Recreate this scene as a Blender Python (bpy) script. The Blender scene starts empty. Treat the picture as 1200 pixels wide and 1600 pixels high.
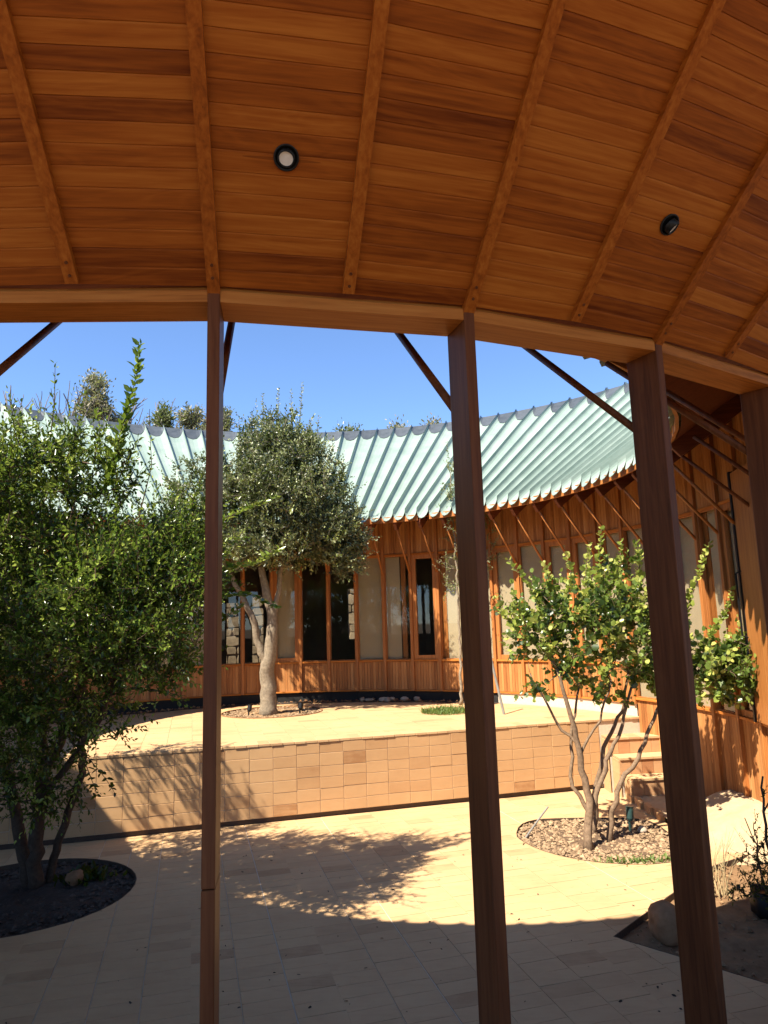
import bpy, math, random
import numpy as np
from mathutils import Matrix, Vector

random.seed(7)
RNG = np.random.default_rng(11)
scene = bpy.context.scene
COL = scene.collection
R = math.radians
sin, cos, pi = math.sin, math.cos, math.pi

# ------------------------------------------------------------------ camera, sky, sun, exposure
cam_data = bpy.data.cameras.new("camera")
cam = bpy.data.objects.new("camera", cam_data)
COL.objects.link(cam)
cam_data.sensor_fit = 'VERTICAL'
cam_data.sensor_height = 24.0
cam_data.lens = 16.355
cam_data.clip_start = 0.05
cam_data.clip_end = 3000
EYE = 2.54
cam.matrix_world = Matrix.Translation((0, 0, EYE)) @ Matrix.Rotation(R(90 + 9.068), 4, 'X') @ Matrix.Rotation(R(-1.70), 4, 'Z')
scene.camera = cam

LIGHT = Vector((0.585, 0.525, -1.0))            # direction the sunlight travels
SUN_EL = math.atan2(1.0, math.hypot(LIGHT.x, LIGHT.y))
SUN_AZ = math.atan2(-LIGHT.x, -LIGHT.y)       # clockwise from +Y
world = bpy.data.worlds.new("World")
scene.world = world
world.use_nodes = True
wn = world.node_tree.nodes
wn.clear()
w_out = wn.new("ShaderNodeOutputWorld")
w_bg = wn.new("ShaderNodeBackground")
w_sky = wn.new("ShaderNodeTexSky")
w_sky.sky_type = 'NISHITA'
w_sky.sun_disc = False
w_sky.sun_elevation = SUN_EL
w_sky.sun_rotation = SUN_AZ
w_sky.altitude = 2600
w_sky.air_density = 1.0
w_sky.dust_density = 0.0
w_sky.ozone_density = 6.0
w_bg.inputs["Strength"].default_value = 0.112
world.node_tree.links.new(w_sky.outputs[0], w_bg.inputs[0])
world.node_tree.links.new(w_bg.outputs[0], w_out.inputs[0])

sun_data = bpy.data.lights.new("sun", 'SUN')
sun_data.energy = 5.0
sun_data.angle = R(0.53)
sun_data.color = (1.0, 0.92, 0.78)
sun = bpy.data.objects.new("sun", sun_data)
COL.objects.link(sun)
sun.rotation_euler = LIGHT.to_track_quat('-Z', 'Y').to_euler()

scene.view_settings.view_transform = 'Standard'
scene.view_settings.look = 'None'
scene.view_settings.gamma = 1.0
scene.view_settings.use_curve_mapping = False
scene.view_settings.exposure = 1.45
scene.render.engine = 'CYCLES'
scene.cycles.max_bounces = 10
scene.cycles.diffuse_bounces = 6
scene.cycles.transparent_max_bounces = 16

# ------------------------------------------------------------------ plan of the place
CX, CY = -1.551, 8.879        # centre of the round courtyard
RP = 6.24                     # outer face of the gallery posts
RF = 5.904                    # facade of the closed wings
TH0, DTH = -81.94, 10.24      # post angles
BAY0, DBAY = 63.8, 5.76       # mullion angles
TZ = 1.0                      # terrace level
HEAD, SILL = 3.915, 1.786
WX, WY = 0.9634, 0.2678       # direction of the terrace wall
WALL_P = (0.0, 10.15)

def roof_z(r):
    return 4.50 + 0.6845 * (r - 4.85)

def ceil_z(r):
    return EYE + 1.40 + 0.93 * (r - 6.24)

# ------------------------------------------------------------------ object helpers
def link(o, parent=None):
    COL.objects.link(o)
    if parent is not None:
        o.parent = parent
    return o

def mesh_data(name, verts, faces, mat, smooth=False, tones=None):
    m = bpy.data.meshes.new(name)
    m.from_pydata([tuple(v) for v in verts], [], [tuple(f) for f in faces])
    if mat:
        m.materials.append(mat)
    if tones is not None:
        a = m.attributes.new("tone", 'FLOAT', 'POINT')
        a.data.foreach_set("value", np.asarray(tones, dtype=np.float32))
    if smooth:
        m.polygons.foreach_set("use_smooth", [True] * len(m.polygons))
    m.update()
    return m

def obj(name, data, parent=None, loc=(0, 0, 0), rotz=0.0, kind=None):
    o = bpy.data.objects.new(name, data)
    o.location = loc
    if rotz:
        o.rotation_euler = (0, 0, rotz)
    if kind:
        o["kind"] = kind
    return link(o, parent)

def thing(name, label, cat, loc=(0, 0, 0), group=None, rotz=0):
    o = bpy.data.objects.new(name, None)
    o.empty_display_size = 0.2
    o.location = loc
    o.rotation_euler = (0, 0, rotz)
    o["label"] = label
    o["category"] = cat
    if group:
        o["group"] = group
    return link(o)

def tag(o, label, cat, group=None):
    o["label"] = label
    o["category"] = cat
    if group:
        o["group"] = group
    return o

class MB:
    """collects simple solids into one mesh"""
    def __init__(self):
        self.v, self.f, self.t = [], [], []
    def add(self, verts, faces, tone=0.5):
        n = len(self.v)
        self.v += [tuple(p) for p in verts]
        self.f += [tuple(i + n for i in f) for f in faces]
        self.t += [tone] * len(verts)
    def hexa(self, p, tone=0.5):
        # p: 8 points, bottom 0-3 ccw seen from above, top 4-7
        self.add(p, [(3, 2, 1, 0), (4, 5, 6, 7), (0, 1, 5, 4), (1, 2, 6, 5), (2, 3, 7, 6), (3, 0, 4, 7)], tone)
    def box(self, x0, x1, y0, y1, z0, z1, tone=0.5, bev=0.0):
        if bev <= 0:
            self.hexa([(x0, y0, z0), (x1, y0, z0), (x1, y1, z0), (x0, y1, z0),
                       (x0, y0, z1), (x1, y0, z1), (x1, y1, z1), (x0, y1, z1)], tone)
            return
        b = bev
        vs, idx = [], {}
        for sx in (0, 1):
            for sy in (0, 1):
                for sz in (0, 1):
                    X, Y, Z = (x0, x1)[sx], (y0, y1)[sy], (z0, z1)[sz]
                    dx, dy, dz = (b, -b)[sx], (b, -b)[sy], (b, -b)[sz]
                    idx[(sx, sy, sz, 0)] = len(vs); vs.append((X, Y + dy, Z + dz))
                    idx[(sx, sy, sz, 1)] = len(vs); vs.append((X + dx, Y, Z + dz))
                    idx[(sx, sy, sz, 2)] = len(vs); vs.append((X + dx, Y + dy, Z))
        I = idx
        fs = []
        for s in (0, 1):
            q = [(s, 0, 0, 0), (s, 1, 0, 0), (s, 1, 1, 0), (s, 0, 1, 0)]
            fs.append([I[k] for k in (q if s else q[::-1])])
            q = [(0, s, 0, 1), (1, s, 0, 1), (1, s, 1, 1), (0, s, 1, 1)]
            fs.append([I[k] for k in (q[::-1] if s else q)])
            q = [(0, 0, s, 2), (1, 0, s, 2), (1, 1, s, 2), (0, 1, s, 2)]
            fs.append([I[k] for k in (q if s else q[::-1])])
        for a in (0, 1):
            for c in (0, 1):
                fs.append([I[(a, c, 0, 0)], I[(a, c, 1, 0)], I[(a, c, 1, 1)], I[(a, c, 0, 1)]])
                fs.append([I[(a, 0, c, 0)], I[(a, 1, c, 0)], I[(a, 1, c, 2)], I[(a, 0, c, 2)]])
                fs.append([I[(0, a, c, 1)], I[(1, a, c, 1)], I[(1, a, c, 2)], I[(0, a, c, 2)]])
        for sx in (0, 1):
            for sy in (0, 1):
                for sz in (0, 1):
                    fs.append([I[(sx, sy, sz, k)] for k in range(3)])
        self.add(vs, fs, tone)
    def tube(self, pts, rad, n=6, tone=0.5, cap=True):
        pts = [Vector(p) for p in pts]
        if not hasattr(rad, '__len__'):
            rad = [rad] * len(pts)
        base = len(self.v)
        prev = None
        for i, p in enumerate(pts):
            d = (pts[min(i + 1, len(pts) - 1)] - pts[max(i - 1, 0)])
            if d.length < 1e-9:
                d = Vector((0, 0, 1))
            d.normalize()
            if prev is None:
                a = d.orthogonal().normalized()
            else:
                a = prev - d * prev.dot(d)
                a = a.normalized() if a.length > 1e-6 else d.orthogonal().normalized()
            prev = a
            b = d.cross(a)
            for k in range(n):
                t = 2 * pi * k / n
                self.v.append(tuple(p + (a * cos(t) + b * sin(t)) * rad[i]))
                self.t.append(tone)
        for i in range(len(pts) - 1):
            for k in range(n):
                k2 = (k + 1) % n
                self.f.append((base + i * n + k, base + i * n + k2, base + (i + 1) * n + k2, base + (i + 1) * n + k))
        if cap:
            self.f.append(tuple(base + k for k in range(n))[::-1])
            self.f.append(tuple(base + (len(pts) - 1) * n + k for k in range(n)))
    def prism(self, poly, z0, z1, tone=0.5, bottom=False):
        n = len(poly)
        vs = [(p[0], p[1], z0) for p in poly] + [(p[0], p[1], z1) for p in poly]
        fs = [tuple(range(n, 2 * n))]
        if bottom:
            fs.append(tuple(range(n))[::-1])
        for i in range(n):
            j = (i + 1) % n
            fs.append((i, j, n + j, n + i))
        self.add(vs, fs, tone)
    def data(self, name, mat, smooth=False):
        return mesh_data(name, self.v, self.f, mat, smooth, self.t)
    def build(self, name, mat, parent=None, loc=(0, 0, 0), rotz=0.0, kind=None, smooth=False):
        return obj(name, self.data(name, mat, smooth), parent, loc, rotz, kind)

def pol(r, deg, z=0.0):
    return (r * cos(R(deg)), r * sin(R(deg)), z)

# polygon clipping (convex)
def clip(poly, a, b):
    out = []
    n = len(poly)
    def s(p):
        return (b[0] - a[0]) * (p[1] - a[1]) - (b[1] - a[1]) * (p[0] - a[0])
    for i in range(n):
        p, q = poly[i], poly[(i + 1) % n]
        sp, sq = s(p), s(q)
        if sp >= 0:
            out.append(p)
        if (sp > 0 and sq < 0) or (sp < 0 and sq > 0):
            t = sp / (sp - sq)
            out.append((p[0] + t * (q[0] - p[0]), p[1] + t * (q[1] - p[1])))
    return out

def area(p):
    return 0.5 * abs(sum(p[i][0] * p[(i + 1) % len(p)][1] - p[(i + 1) % len(p)][0] * p[i][1] for i in range(len(p)))) if len(p) > 2 else 0

def subtract(poly, hole):
    pieces, rem = [], poly
    cx = sum(p[0] for p in poly) / len(poly); cy = sum(p[1] for p in poly) / len(poly)
    hx = sum(p[0] for p in hole) / len(hole); hy = sum(p[1] for p in hole) / len(hole)
    hr = max(math.hypot(p[0] - hx, p[1] - hy) for p in hole)
    if math.hypot(cx - hx, cy - hy) > hr + 0.6:
        return [poly]
    for i in range(len(hole)):
        a, b = hole[i], hole[(i + 1) % len(hole)]
        o = clip(rem, b, a)
        if area(o) > 2e-5:
            pieces.append(o)
        rem = clip(rem, a, b)
        if area(rem) < 2e-5:
            return pieces
    return pieces

def ellipse(cx, cy, rx, ry, n=40, rot=0.0):
    return [(cx + rx * cos(t) * cos(rot) - ry * sin(t) * sin(rot), cy + rx * cos(t) * sin(rot) + ry * sin(t) * cos(rot))
            for t in [2 * pi * k / n for k in range(n)]]

# ------------------------------------------------------------------ materials
def new_mat(name):
    m = bpy.data.materials.new(name)
    m.use_nodes = True
    nt = m.node_tree
    nt.nodes.clear()
    out = nt.nodes.new("ShaderNodeOutputMaterial")
    return m, nt, out

def N(nt, kind, **inp):
    n = nt.nodes.new(kind)
    for k, v in inp.items():
        n.inputs[k.replace('_', ' ')].default_value = v
    return n

def mathn(nt, op, a, b=None):
    n = nt.nodes.new("ShaderNodeMath")
    n.operation = op
    for i, x in enumerate((a, b)):
        if x is None:
            continue
        if isinstance(x, (int, float)):
            n.inputs[i].default_value = x
        else:
            nt.links.new(x, n.inputs[i])
    return n.outputs[0]

def ramp(nt, fac, stops):
    n = nt.nodes.new("ShaderNodeValToRGB")
    els = n.color_ramp.elements
    while len(els) < len(stops):
        els.new(0.5)
    for e, (p, c) in zip(els, stops):
        e.position = p
        e.color = (*c, 1)
    nt.links.new(fac, n.inputs[0])
    return n.outputs[0]

def mixc(nt, fac, a, b, mode='MIX'):
    n = nt.nodes.new("ShaderNodeMix")
    n.data_type = 'RGBA'
    n.blend_type = mode
    for sock, x in ((n.inputs[0], fac), (n.inputs[6], a), (n.inputs[7], b)):
        if isinstance(x, (int, float)):
            sock.default_value = x
        elif isinstance(x, tuple):
            sock.default_value = (*x, 1)
        else:
            nt.links.new(x, sock)
    return n.outputs[2]

def coords(nt, scale, rnd=True):
    tc = nt.nodes.new("ShaderNodeTexCoord")
    v = tc.outputs["Object"]
    oi = nt.nodes.new("ShaderNodeObjectInfo")
    at = nt.nodes.new("ShaderNodeAttribute")
    at.attribute_name = "tone"
    off = mathn(nt, 'MULTIPLY', oi.outputs["Random"], 53.0)
    off2 = mathn(nt, 'MULTIPLY', at.outputs["Fac"], 97.0)
    off = mathn(nt, 'ADD', off, off2)
    add = nt.nodes.new("ShaderNodeVectorMath")
    add.operation = 'ADD'
    nt.links.new(v, add.inputs[0])
    nt.links.new(off, add.inputs[1])
    mp = nt.nodes.new("ShaderNodeMapping")
    mp.inputs["Scale"].default_value = scale
    nt.links.new(add.outputs[0], mp.inputs[0])
    return mp.outputs[0], oi.outputs["Random"], at.outputs["Fac"], v

def bump(nt, h, strength, dist=0.01):
    b = N(nt, "ShaderNodeBump", Strength=strength, Distance=dist)
    nt.links.new(h, b.inputs["Height"])
    return b.outputs[0]

def principled(nt, out, color, rough=0.6, normal=None, spec=0.4):
    p = N(nt, "ShaderNodeBsdfPrincipled")
    if isinstance(color, tuple):
        p.inputs["Base Color"].default_value = (*color, 1)
    else:
        nt.links.new(color, p.inputs["Base Color"])
    if isinstance(rough, (int, float)):
        p.inputs["Roughness"].default_value = rough
    else:
        nt.links.new(rough, p.inputs["Roughness"])
    p.inputs["Specular IOR Level"].default_value = spec
    if normal is not None:
        nt.links.new(normal, p.inputs["Normal"])
    nt.links.new(p.outputs[0], out.inputs[0])
    return p

def wood(name, axis, dark, mid, light, vary=0.55, rough=0.5, spec=0.35):
    m, nt, out = new_mat(name)
    sc = {'X': (1.6, 42, 42), 'Y': (42, 1.6, 42), 'Z': (42, 42, 1.6)}[axis]
    v, rnd, tone, raw = coords(nt, sc)
    n1 = N(nt, "ShaderNodeTexNoise", Scale=1.0, Detail=7.0, Roughness=0.62, Distortion=0.25)
    nt.links.new(v, n1.inputs["Vector"])
    sc2 = {'X': (0.8, 7, 7), 'Y': (7, 0.8, 7), 'Z': (7, 7, 0.8)}[axis]
    v2, _, _, _ = coords(nt, sc2)
    n2 = N(nt, "ShaderNodeTexNoise", Scale=1.0, Detail=3.0, Roughness=0.5, Distortion=1.4)
    nt.links.new(v2, n2.inputs["Vector"])
    rings = mathn(nt, 'SINE', mathn(nt, 'MULTIPLY', n2.outputs[0], 46.0))
    f = mathn(nt, 'ADD', mathn(nt, 'MULTIPLY', n1.outputs[0], 0.95), mathn(nt, 'MULTIPLY', rings, 0.035))
    r = mathn(nt, 'FRACT', mathn(nt, 'ADD', rnd, mathn(nt, 'MULTIPLY', tone, 3.7)))
    f = mathn(nt, 'ADD', f, mathn(nt, 'MULTIPLY', mathn(nt, 'SUBTRACT', r, 0.5), vary))
    f = mathn(nt, 'ADD', f, 0.0)
    c = ramp(nt, f, [(0.12, dark), (0.5, mid), (0.9, light)])
    # small dark knots and flecks
    v3, _, _, _ = coords(nt, tuple(x * 0.28 for x in sc))
    vo = N(nt, "ShaderNodeTexVoronoi", Scale=0.8)
    nt.links.new(v3, vo.inputs["Vector"])
    k = mathn(nt, 'LESS_THAN', vo.outputs["Distance"], 0.055)
    c = mixc(nt, mathn(nt, 'MULTIPLY', k, 0.55), c, dark)
    principled(nt, out, c, rough, bump(nt, n1.outputs[0], 0.16, 0.004), spec)
    return m

WD = dict(dark=(0.12, 0.022, 0.003), mid=(0.33, 0.085, 0.010), light=(0.50, 0.168, 0.026))
M_ceil = wood("ceiling_wood", 'Y', vary=0.38, spec=0.12, **WD)
M_wx = wood("radial_wood", 'X', vary=0.2, spec=0.12, **WD)
M_wy = wood("tangent_wood", 'Y', vary=0.2, spec=0.12, dark=(0.17, 0.045, 0.008), mid=(0.46, 0.155, 0.03), light=(0.60, 0.25, 0.06))
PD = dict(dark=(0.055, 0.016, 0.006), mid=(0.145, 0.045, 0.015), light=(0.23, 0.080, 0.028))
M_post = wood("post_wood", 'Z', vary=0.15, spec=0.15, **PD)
M_clad = wood("cladding_wood", 'Z', vary=0.42, spec=0.2, dark=(0.19, 0.066, 0.02), mid=(0.40, 0.165, 0.052), light=(0.54, 0.265, 0.098))
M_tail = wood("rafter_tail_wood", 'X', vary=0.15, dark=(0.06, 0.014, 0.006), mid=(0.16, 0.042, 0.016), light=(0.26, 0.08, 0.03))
M_frame = wood("frame_wood", 'Z', vary=0.15, dark=(0.16, 0.05, 0.012), mid=(0.37, 0.135, 0.034), light=(0.50, 0.215, 0.062))

def tile_mat(name, stops, vary=0.9, rough=0.75, blotch=0.35):
    m, nt, out = new_mat(name)
    v, rnd, tone, raw = coords(nt, (1, 1, 1))
    n1 = N(nt, "ShaderNodeTexNoise", Scale=9.0, Detail=8.0, Roughness=0.65)
    nt.links.new(v, n1.inputs["Vector"])
    mp = nt.nodes.new("ShaderNodeMapping")
    mp.inputs["Scale"].default_value = (3, 22, 22)
    mp.inputs["Rotation"].default_value = (0, 0, 0.27)
    nt.links.new(v, mp.inputs[0])
    n2 = N(nt, "ShaderNodeTexNoise", Scale=1.0, Detail=4.0, Distortion=0.8)
    nt.links.new(mp.outputs[0], n2.inputs["Vector"])
    r = mathn(nt, 'FRACT', mathn(nt, 'ADD', rnd, mathn(nt, 'MULTIPLY', tone, 3.7)))
    r = mathn(nt, 'ADD', mathn(nt, 'MULTIPLY', mathn(nt, 'SUBTRACT', 1.0, mathn(nt, 'POWER', r, 8.0)), vary), 0.02)
    f = mathn(nt, 'ADD', r, mathn(nt, 'MULTIPLY', mathn(nt, 'SUBTRACT', n1.outputs[0], 0.5), blotch))
    f = mathn(nt, 'ADD', f, mathn(nt, 'MULTIPLY', mathn(nt, 'SUBTRACT', n2.outputs[0], 0.5), blotch))
    c = ramp(nt, f, stops)
    # broad stains over the whole surface, world anchored
    geo = nt.nodes.new("ShaderNodeNewGeometry")
    n3 = N(nt, "ShaderNodeTexNoise", Scale=0.9, Detail=5.0, Roughness=0.6)
    nt.links.new(geo.outputs["Position"], n3.inputs["Vector"])
    st = ramp(nt, n3.outputs[0], [(0.3, (0.86, 0.84, 0.82)), (0.6, (1, 1, 1))])
    c = mixc(nt, 0.8, c, st, 'MULTIPLY')
    n4 = N(nt, "ShaderNodeTexNoise", Scale=160.0, Detail=2.0)
    nt.links.new(v, n4.inputs["Vector"])
    h = mathn(nt, 'ADD', n1.outputs[0], mathn(nt, 'MULTIPLY', n4.outputs[0], 0.35))
    principled(nt, out, c, rough, bump(nt, h, 0.25, 0.006), 0.3)
    return m

M_floor = tile_mat("sandstone_paving", [(0.0, (0.40, 0.235, 0.115)), (0.10, (0.45, 0.275, 0.135)), (0.45, (0.53, 0.335, 0.168)), (0.85, (0.56, 0.375, 0.195)), (1.0, (0.53, 0.32, 0.15))], vary=0.42, blotch=0.45)
M_wallt = tile_mat("sandstone_wall_tile", [(0.0, (0.34, 0.17, 0.07)), (0.12, (0.42, 0.235, 0.105)), (0.5, (0.49, 0.29, 0.135)), (0.9, (0.53, 0.33, 0.16))], vary=0.5)
M_step = tile_mat("red_riser_tile", [(0.0, (0.30, 0.12, 0.045)), (0.5, (0.40, 0.19, 0.085)), (1.0, (0.48, 0.27, 0.13))])

def plain(name, c1, c2, scale=12.0, rough=0.7, bstr=0.3, spec=0.3, detail=6.0, bdist=0.01):
    m, nt, out = new_mat(name)
    v, rnd, tone, raw = coords(nt, (1, 1, 1))
    n1 = N(nt, "ShaderNodeTexNoise", Scale=scale, Detail=detail, Roughness=0.6)
    nt.links.new(v, n1.inputs["Vector"])
    r = mathn(nt, 'FRACT', mathn(nt, 'ADD', rnd, mathn(nt, 'MULTIPLY', tone, 3.7)))
    f = mathn(nt, 'ADD', mathn(nt, 'MULTIPLY', n1.outputs[0], 0.8), mathn(nt, 'MULTIPLY', r, 0.25))
    c = ramp(nt, f, [(0.25, c1), (0.8, c2)])
    principled(nt, out, c, rough, bump(nt, n1.outputs[0], bstr, bdist), spec)
    return m

M_mortar = plain("pale_mortar", (0.5, 0.41, 0.30), (0.60, 0.50, 0.38), 30)
M_gap = plain("shadow_gap_stone", (0.05, 0.03, 0.02), (0.10, 0.065, 0.04), 20)
M_metal = plain("pale_green_metal", (0.175, 0.24, 0.205), (0.30, 0.365, 0.32), 2.2, rough=0.42, bstr=0.06, spec=0.45)
M_cap = plain("dark_ridge_metal", (0.035, 0.042, 0.048), (0.085, 0.095, 0.105), 6, rough=0.4, bstr=0.25, spec=0.5)
M_black = plain("black_metal", (0.006, 0.006, 0.007), (0.013, 0.013, 0.014), 8, rough=0.45, bstr=0.0)
M_tar = plain("black_plinth", (0.010, 0.010, 0.010), (0.022, 0.02, 0.018), 14, rough=0.8)
M_blind = plain("beige_blind_cloth", (0.41, 0.335, 0.235), (0.46, 0.38, 0.27), 3, rough=0.9, bstr=0.02)
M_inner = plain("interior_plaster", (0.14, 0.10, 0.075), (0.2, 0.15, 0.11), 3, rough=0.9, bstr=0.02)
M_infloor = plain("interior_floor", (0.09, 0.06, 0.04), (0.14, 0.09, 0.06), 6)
M_soil = plain("dry_soil", (0.15, 0.080, 0.036), (0.35, 0.21, 0.105), 7, rough=0.95, bstr=1.0, detail=10, bdist=0.03)
M_bank = plain("sandy_bank_earth", (0.34, 0.235, 0.135), (0.48, 0.345, 0.205), 8, rough=0.95, bstr=0.7, detail=9, bdist=0.02)
M_bedsoil = plain("brown_bed_soil", (0.06, 0.036, 0.02), (0.16, 0.10, 0.06), 12, rough=0.95, bstr=1.0, detail=9, bdist=0.02)
M_darksoil = plain("dark_bark_soil", (0.018, 0.013, 0.010), (0.06, 0.042, 0.030), 14, rough=0.95, bstr=1.0, detail=10, bdist=0.03)
M_chip = plain("bark_chips", (0.02, 0.014, 0.01), (0.10, 0.07, 0.05), 9, rough=0.9)
M_pebble = plain("brown_pebbles", (0.07, 0.038, 0.018), (0.46, 0.31, 0.18), 5, rough=0.85)
M_rock = plain("tan_boulder", (0.17, 0.075, 0.028), (0.40, 0.21, 0.10), 9, rough=0.9, bstr=0.8, detail=9, bdist=0.02)
M_pale = plain("pale_rubble", (0.22, 0.17, 0.12), (0.45, 0.37, 0.28), 9, rough=0.9, bstr=0.6)
M_bark_d = plain("dark_bark", (0.045, 0.026, 0.015), (0.13, 0.080, 0.047), 26, rough=0.9, bstr=0.9, detail=8)
M_bark_g = plain("grey_bark", (0.13, 0.10, 0.070), (0.36, 0.29, 0.20), 22, rough=0.9, bstr=0.9, detail=8)
M_bark_s = plain("shrub_bark", (0.07, 0.042, 0.024), (0.27, 0.18, 0.11), 26, rough=0.9, bstr=0.8, detail=8)
M_straw = plain("dry_straw", (0.28, 0.20, 0.10), (0.50, 0.38, 0.20), 8, rough=0.9)
M_grey = plain("grey_pipe", (0.16, 0.15, 0.13), (0.28, 0.26, 0.23), 9, rough=0.6)
M_green = plain("green_plastic", (0.012, 0.03, 0.028), (0.02, 0.05, 0.045), 9, rough=0.5)
M_terrain = plain("scrub_hill", (0.05, 0.055, 0.025), (0.14, 0.12, 0.06), 0.6, rough=0.95)
M_ground = plain("earth_ground", (0.16, 0.11, 0.07), (0.26, 0.19, 0.12), 0.7, rough=0.95)
M_dbark = plain("bare_branch_bark", (0.10, 0.085, 0.075), (0.2, 0.17, 0.15), 5, rough=0.9)
M_stone = plain("rubble_stone", (0.07, 0.05, 0.03), (0.25, 0.19, 0.12), 6, rough=0.9, bstr=0.7, detail=8, bdist=0.02)
M_lens = plain("lamp_reflector", (0.75, 0.7, 0.66), (0.9, 0.86, 0.82), 60, rough=0.25, bstr=0.2, spec=0.8)

def glass_mat():
    m, nt, out = new_mat("window_glass")
    tr = N(nt, "ShaderNodeBsdfTransparent")
    tr.inputs[0].default_value = (0.92, 0.92, 0.89, 1)
    gl = N(nt, "ShaderNodeBsdfGlossy", Roughness=0.015)
    fr = N(nt, "ShaderNodeFresnel", IOR=1.55)
    gm = nt.nodes.new("ShaderNodeNewGeometry")
    f = mathn(nt, 'MULTIPLY', mathn(nt, 'MULTIPLY', fr.outputs[0], 1.3), mathn(nt, 'SUBTRACT', 1.0, gm.outputs["Backfacing"]))
    mx = nt.nodes.new("ShaderNodeMixShader")
    nt.links.new(f, mx.inputs[0])
    nt.links.new(tr.outputs[0], mx.inputs[1])
    nt.links.new(gl.outputs[0], mx.inputs[2])
    nt.links.new(mx.outputs[0], out.inputs[0])
    return m
M_glass = glass_mat()

def leaf_mat(name, stops, trans=0.35, rough=0.38, tcol=(0.30, 0.42, 0.05), spec=0.5):
    m, nt, out = new_mat(name)
    at = nt.nodes.new("ShaderNodeAttribute")
    at.attribute_name = "tone"
    c = ramp(nt, at.outputs["Fac"], stops)
    p = N(nt, "ShaderNodeBsdfPrincipled", Roughness=rough)
    p.inputs["Specular IOR Level"].default_value = spec
    nt.links.new(c, p.inputs["Base Color"])
    t = N(nt, "ShaderNodeBsdfTranslucent")
    tc = mixc(nt, 0.6, c, tcol)
    nt.links.new(tc, t.inputs[0])
    mx = N(nt, "ShaderNodeMixShader", Fac=trans)
    nt.links.new(p.outputs[0], mx.inputs[1])
    nt.links.new(t.outputs[0], mx.inputs[2])
    nt.links.new(mx.outputs[0], out.inputs[0])
    return m

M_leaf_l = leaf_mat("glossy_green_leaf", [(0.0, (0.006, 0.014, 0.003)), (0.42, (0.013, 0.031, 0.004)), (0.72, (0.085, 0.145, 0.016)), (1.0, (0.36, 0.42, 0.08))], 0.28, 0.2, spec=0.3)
M_leaf_c = leaf_mat("olive_grey_leaf", [(0.0, (0.030, 0.040, 0.016)), (0.5, (0.095, 0.11, 0.048)), (0.9, (0.25, 0.262, 0.135)), (1.0, (0.28, 0.32, 0.11))], 0.18, 0.36)
M_leaf_s = leaf_mat("round_shrub_leaf", [(0.0, (0.022, 0.040, 0.012)), (0.4, (0.075, 0.12, 0.024)), (0.75, (0.22, 0.28, 0.05)), (1.0, (0.46, 0.45, 0.11))], 0.32, 0.3)
M_leaf_y = leaf_mat("sapling_leaf", [(0.0, (0.11, 0.12, 0.05)), (0.6, (0.20, 0.21, 0.09)), (1.0, (0.32, 0.32, 0.14))], 0.35, 0.5)
M_leaf_b = leaf_mat("far_gum_leaf", [(0.0, (0.10, 0.10, 0.06)), (0.6, (0.22, 0.205, 0.13)), (1.0, (0.36, 0.30, 0.19))], 0.2, 0.6)  # pale tones put distance haze and light into the leaf colour
M_grass = leaf_mat("grass_blade", [(0.0, (0.06, 0.11, 0.02)), (1.0, (0.16, 0.22, 0.05))], 0.3, 0.6)

# ------------------------------------------------------------------ ground, hill
def grid_mesh(name, fx, nx, ny, mat):
    v, f = [], []
    for j in range(ny + 1):
        for i in range(nx + 1):
            v.append(fx(i / nx, j / ny))
    for j in range(ny):
        for i in range(nx):
            a = j * (nx + 1) + i
            f.append((a, a + 1, a + nx + 2, a + nx + 1))
    return mesh_data(name, v, f, mat, True)

obj("ground", grid_mesh("ground", lambda u, w: ((u - .5) * 1600, (w - .5) * 1600, -0.09), 8, 8, M_ground), kind="structure")

def hill_h(x, y):
    return max(0.0, 9.2 * (1 - math.exp(-max(0, y - 24.5) / 7.0)) - 0.00045 * x * x + 0.25 * sin(x * .7) + 0.2 * sin(y * .9 + x * .3))
obj("hillside", grid_mesh("hillside", lambda u, w: (-60 + 120 * u, 24 + 60 * w, hill_h(-60 + 120 * u, 24 + 60 * w) - 0.2), 60, 30, M_terrain), kind="structure")

# ------------------------------------------------------------------ paving beds
LEFT_BED = ellipse(-3.72, 7.40, 1.10, 1.06)
RIGHT_BED = [(1.45, 8.82), (1.48, 8.62), (1.60, 8.30), (1.87, 7.96), (2.28, 7.74), (2.75, 7.70), (3.10, 7.85), (3.25, 8.30), (3.25, 9.20), (3.10, 9.38), (2.80, 9.46), (2.0, 9.50), (1.76, 9.44), (1.57, 9.24)]
def smooth_poly(p, it=2):
    for _ in range(it):
        q = []
        for i in range(len(p)):
            a, b = p[i], p[(i + 1) % len(p)]
            q.append((a[0] * .75 + b[0] * .25, a[1] * .75 + b[1] * .25))
            q.append((a[0] * .25 + b[0] * .75, a[1] * .25 + b[1] * .75))
        p = q
    return p
RIGHT_BED = smooth_poly(RIGHT_BED, 1)
SOIL = [(1.74, 6.09), (2.56, 5.29), (3.3, 4.58), (5.2, 4.2), (5.2, 8.45), (4.6, 8.42), (3.25, 7.62), (2.52, 6.90)]
TER_BED = ellipse(-2.15, 13.15, 0.92, 0.86)
LANDING = [(3.38, 8.42), (4.7, 8.42), (4.7, 10.4), (3.36, 10.3)]

court_poly = [pol(6.03, a) for a in np.arange(0, 360, 4)]
court_poly = [(p[0] + CX, p[1] + CY) for p in court_poly]
wall_a = (WALL_P[0] - WX * 10, WALL_P[1] - WY * 10)
wall_b = (WALL_P[0] + WX * 10, WALL_P[1] + WY * 10)

def clip_convex(poly, conv):
    for i in range(len(conv)):
        poly = clip(poly, conv[i], conv[(i + 1) % len(conv)])
        if len(poly) < 3:
            return []
    return poly

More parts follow.
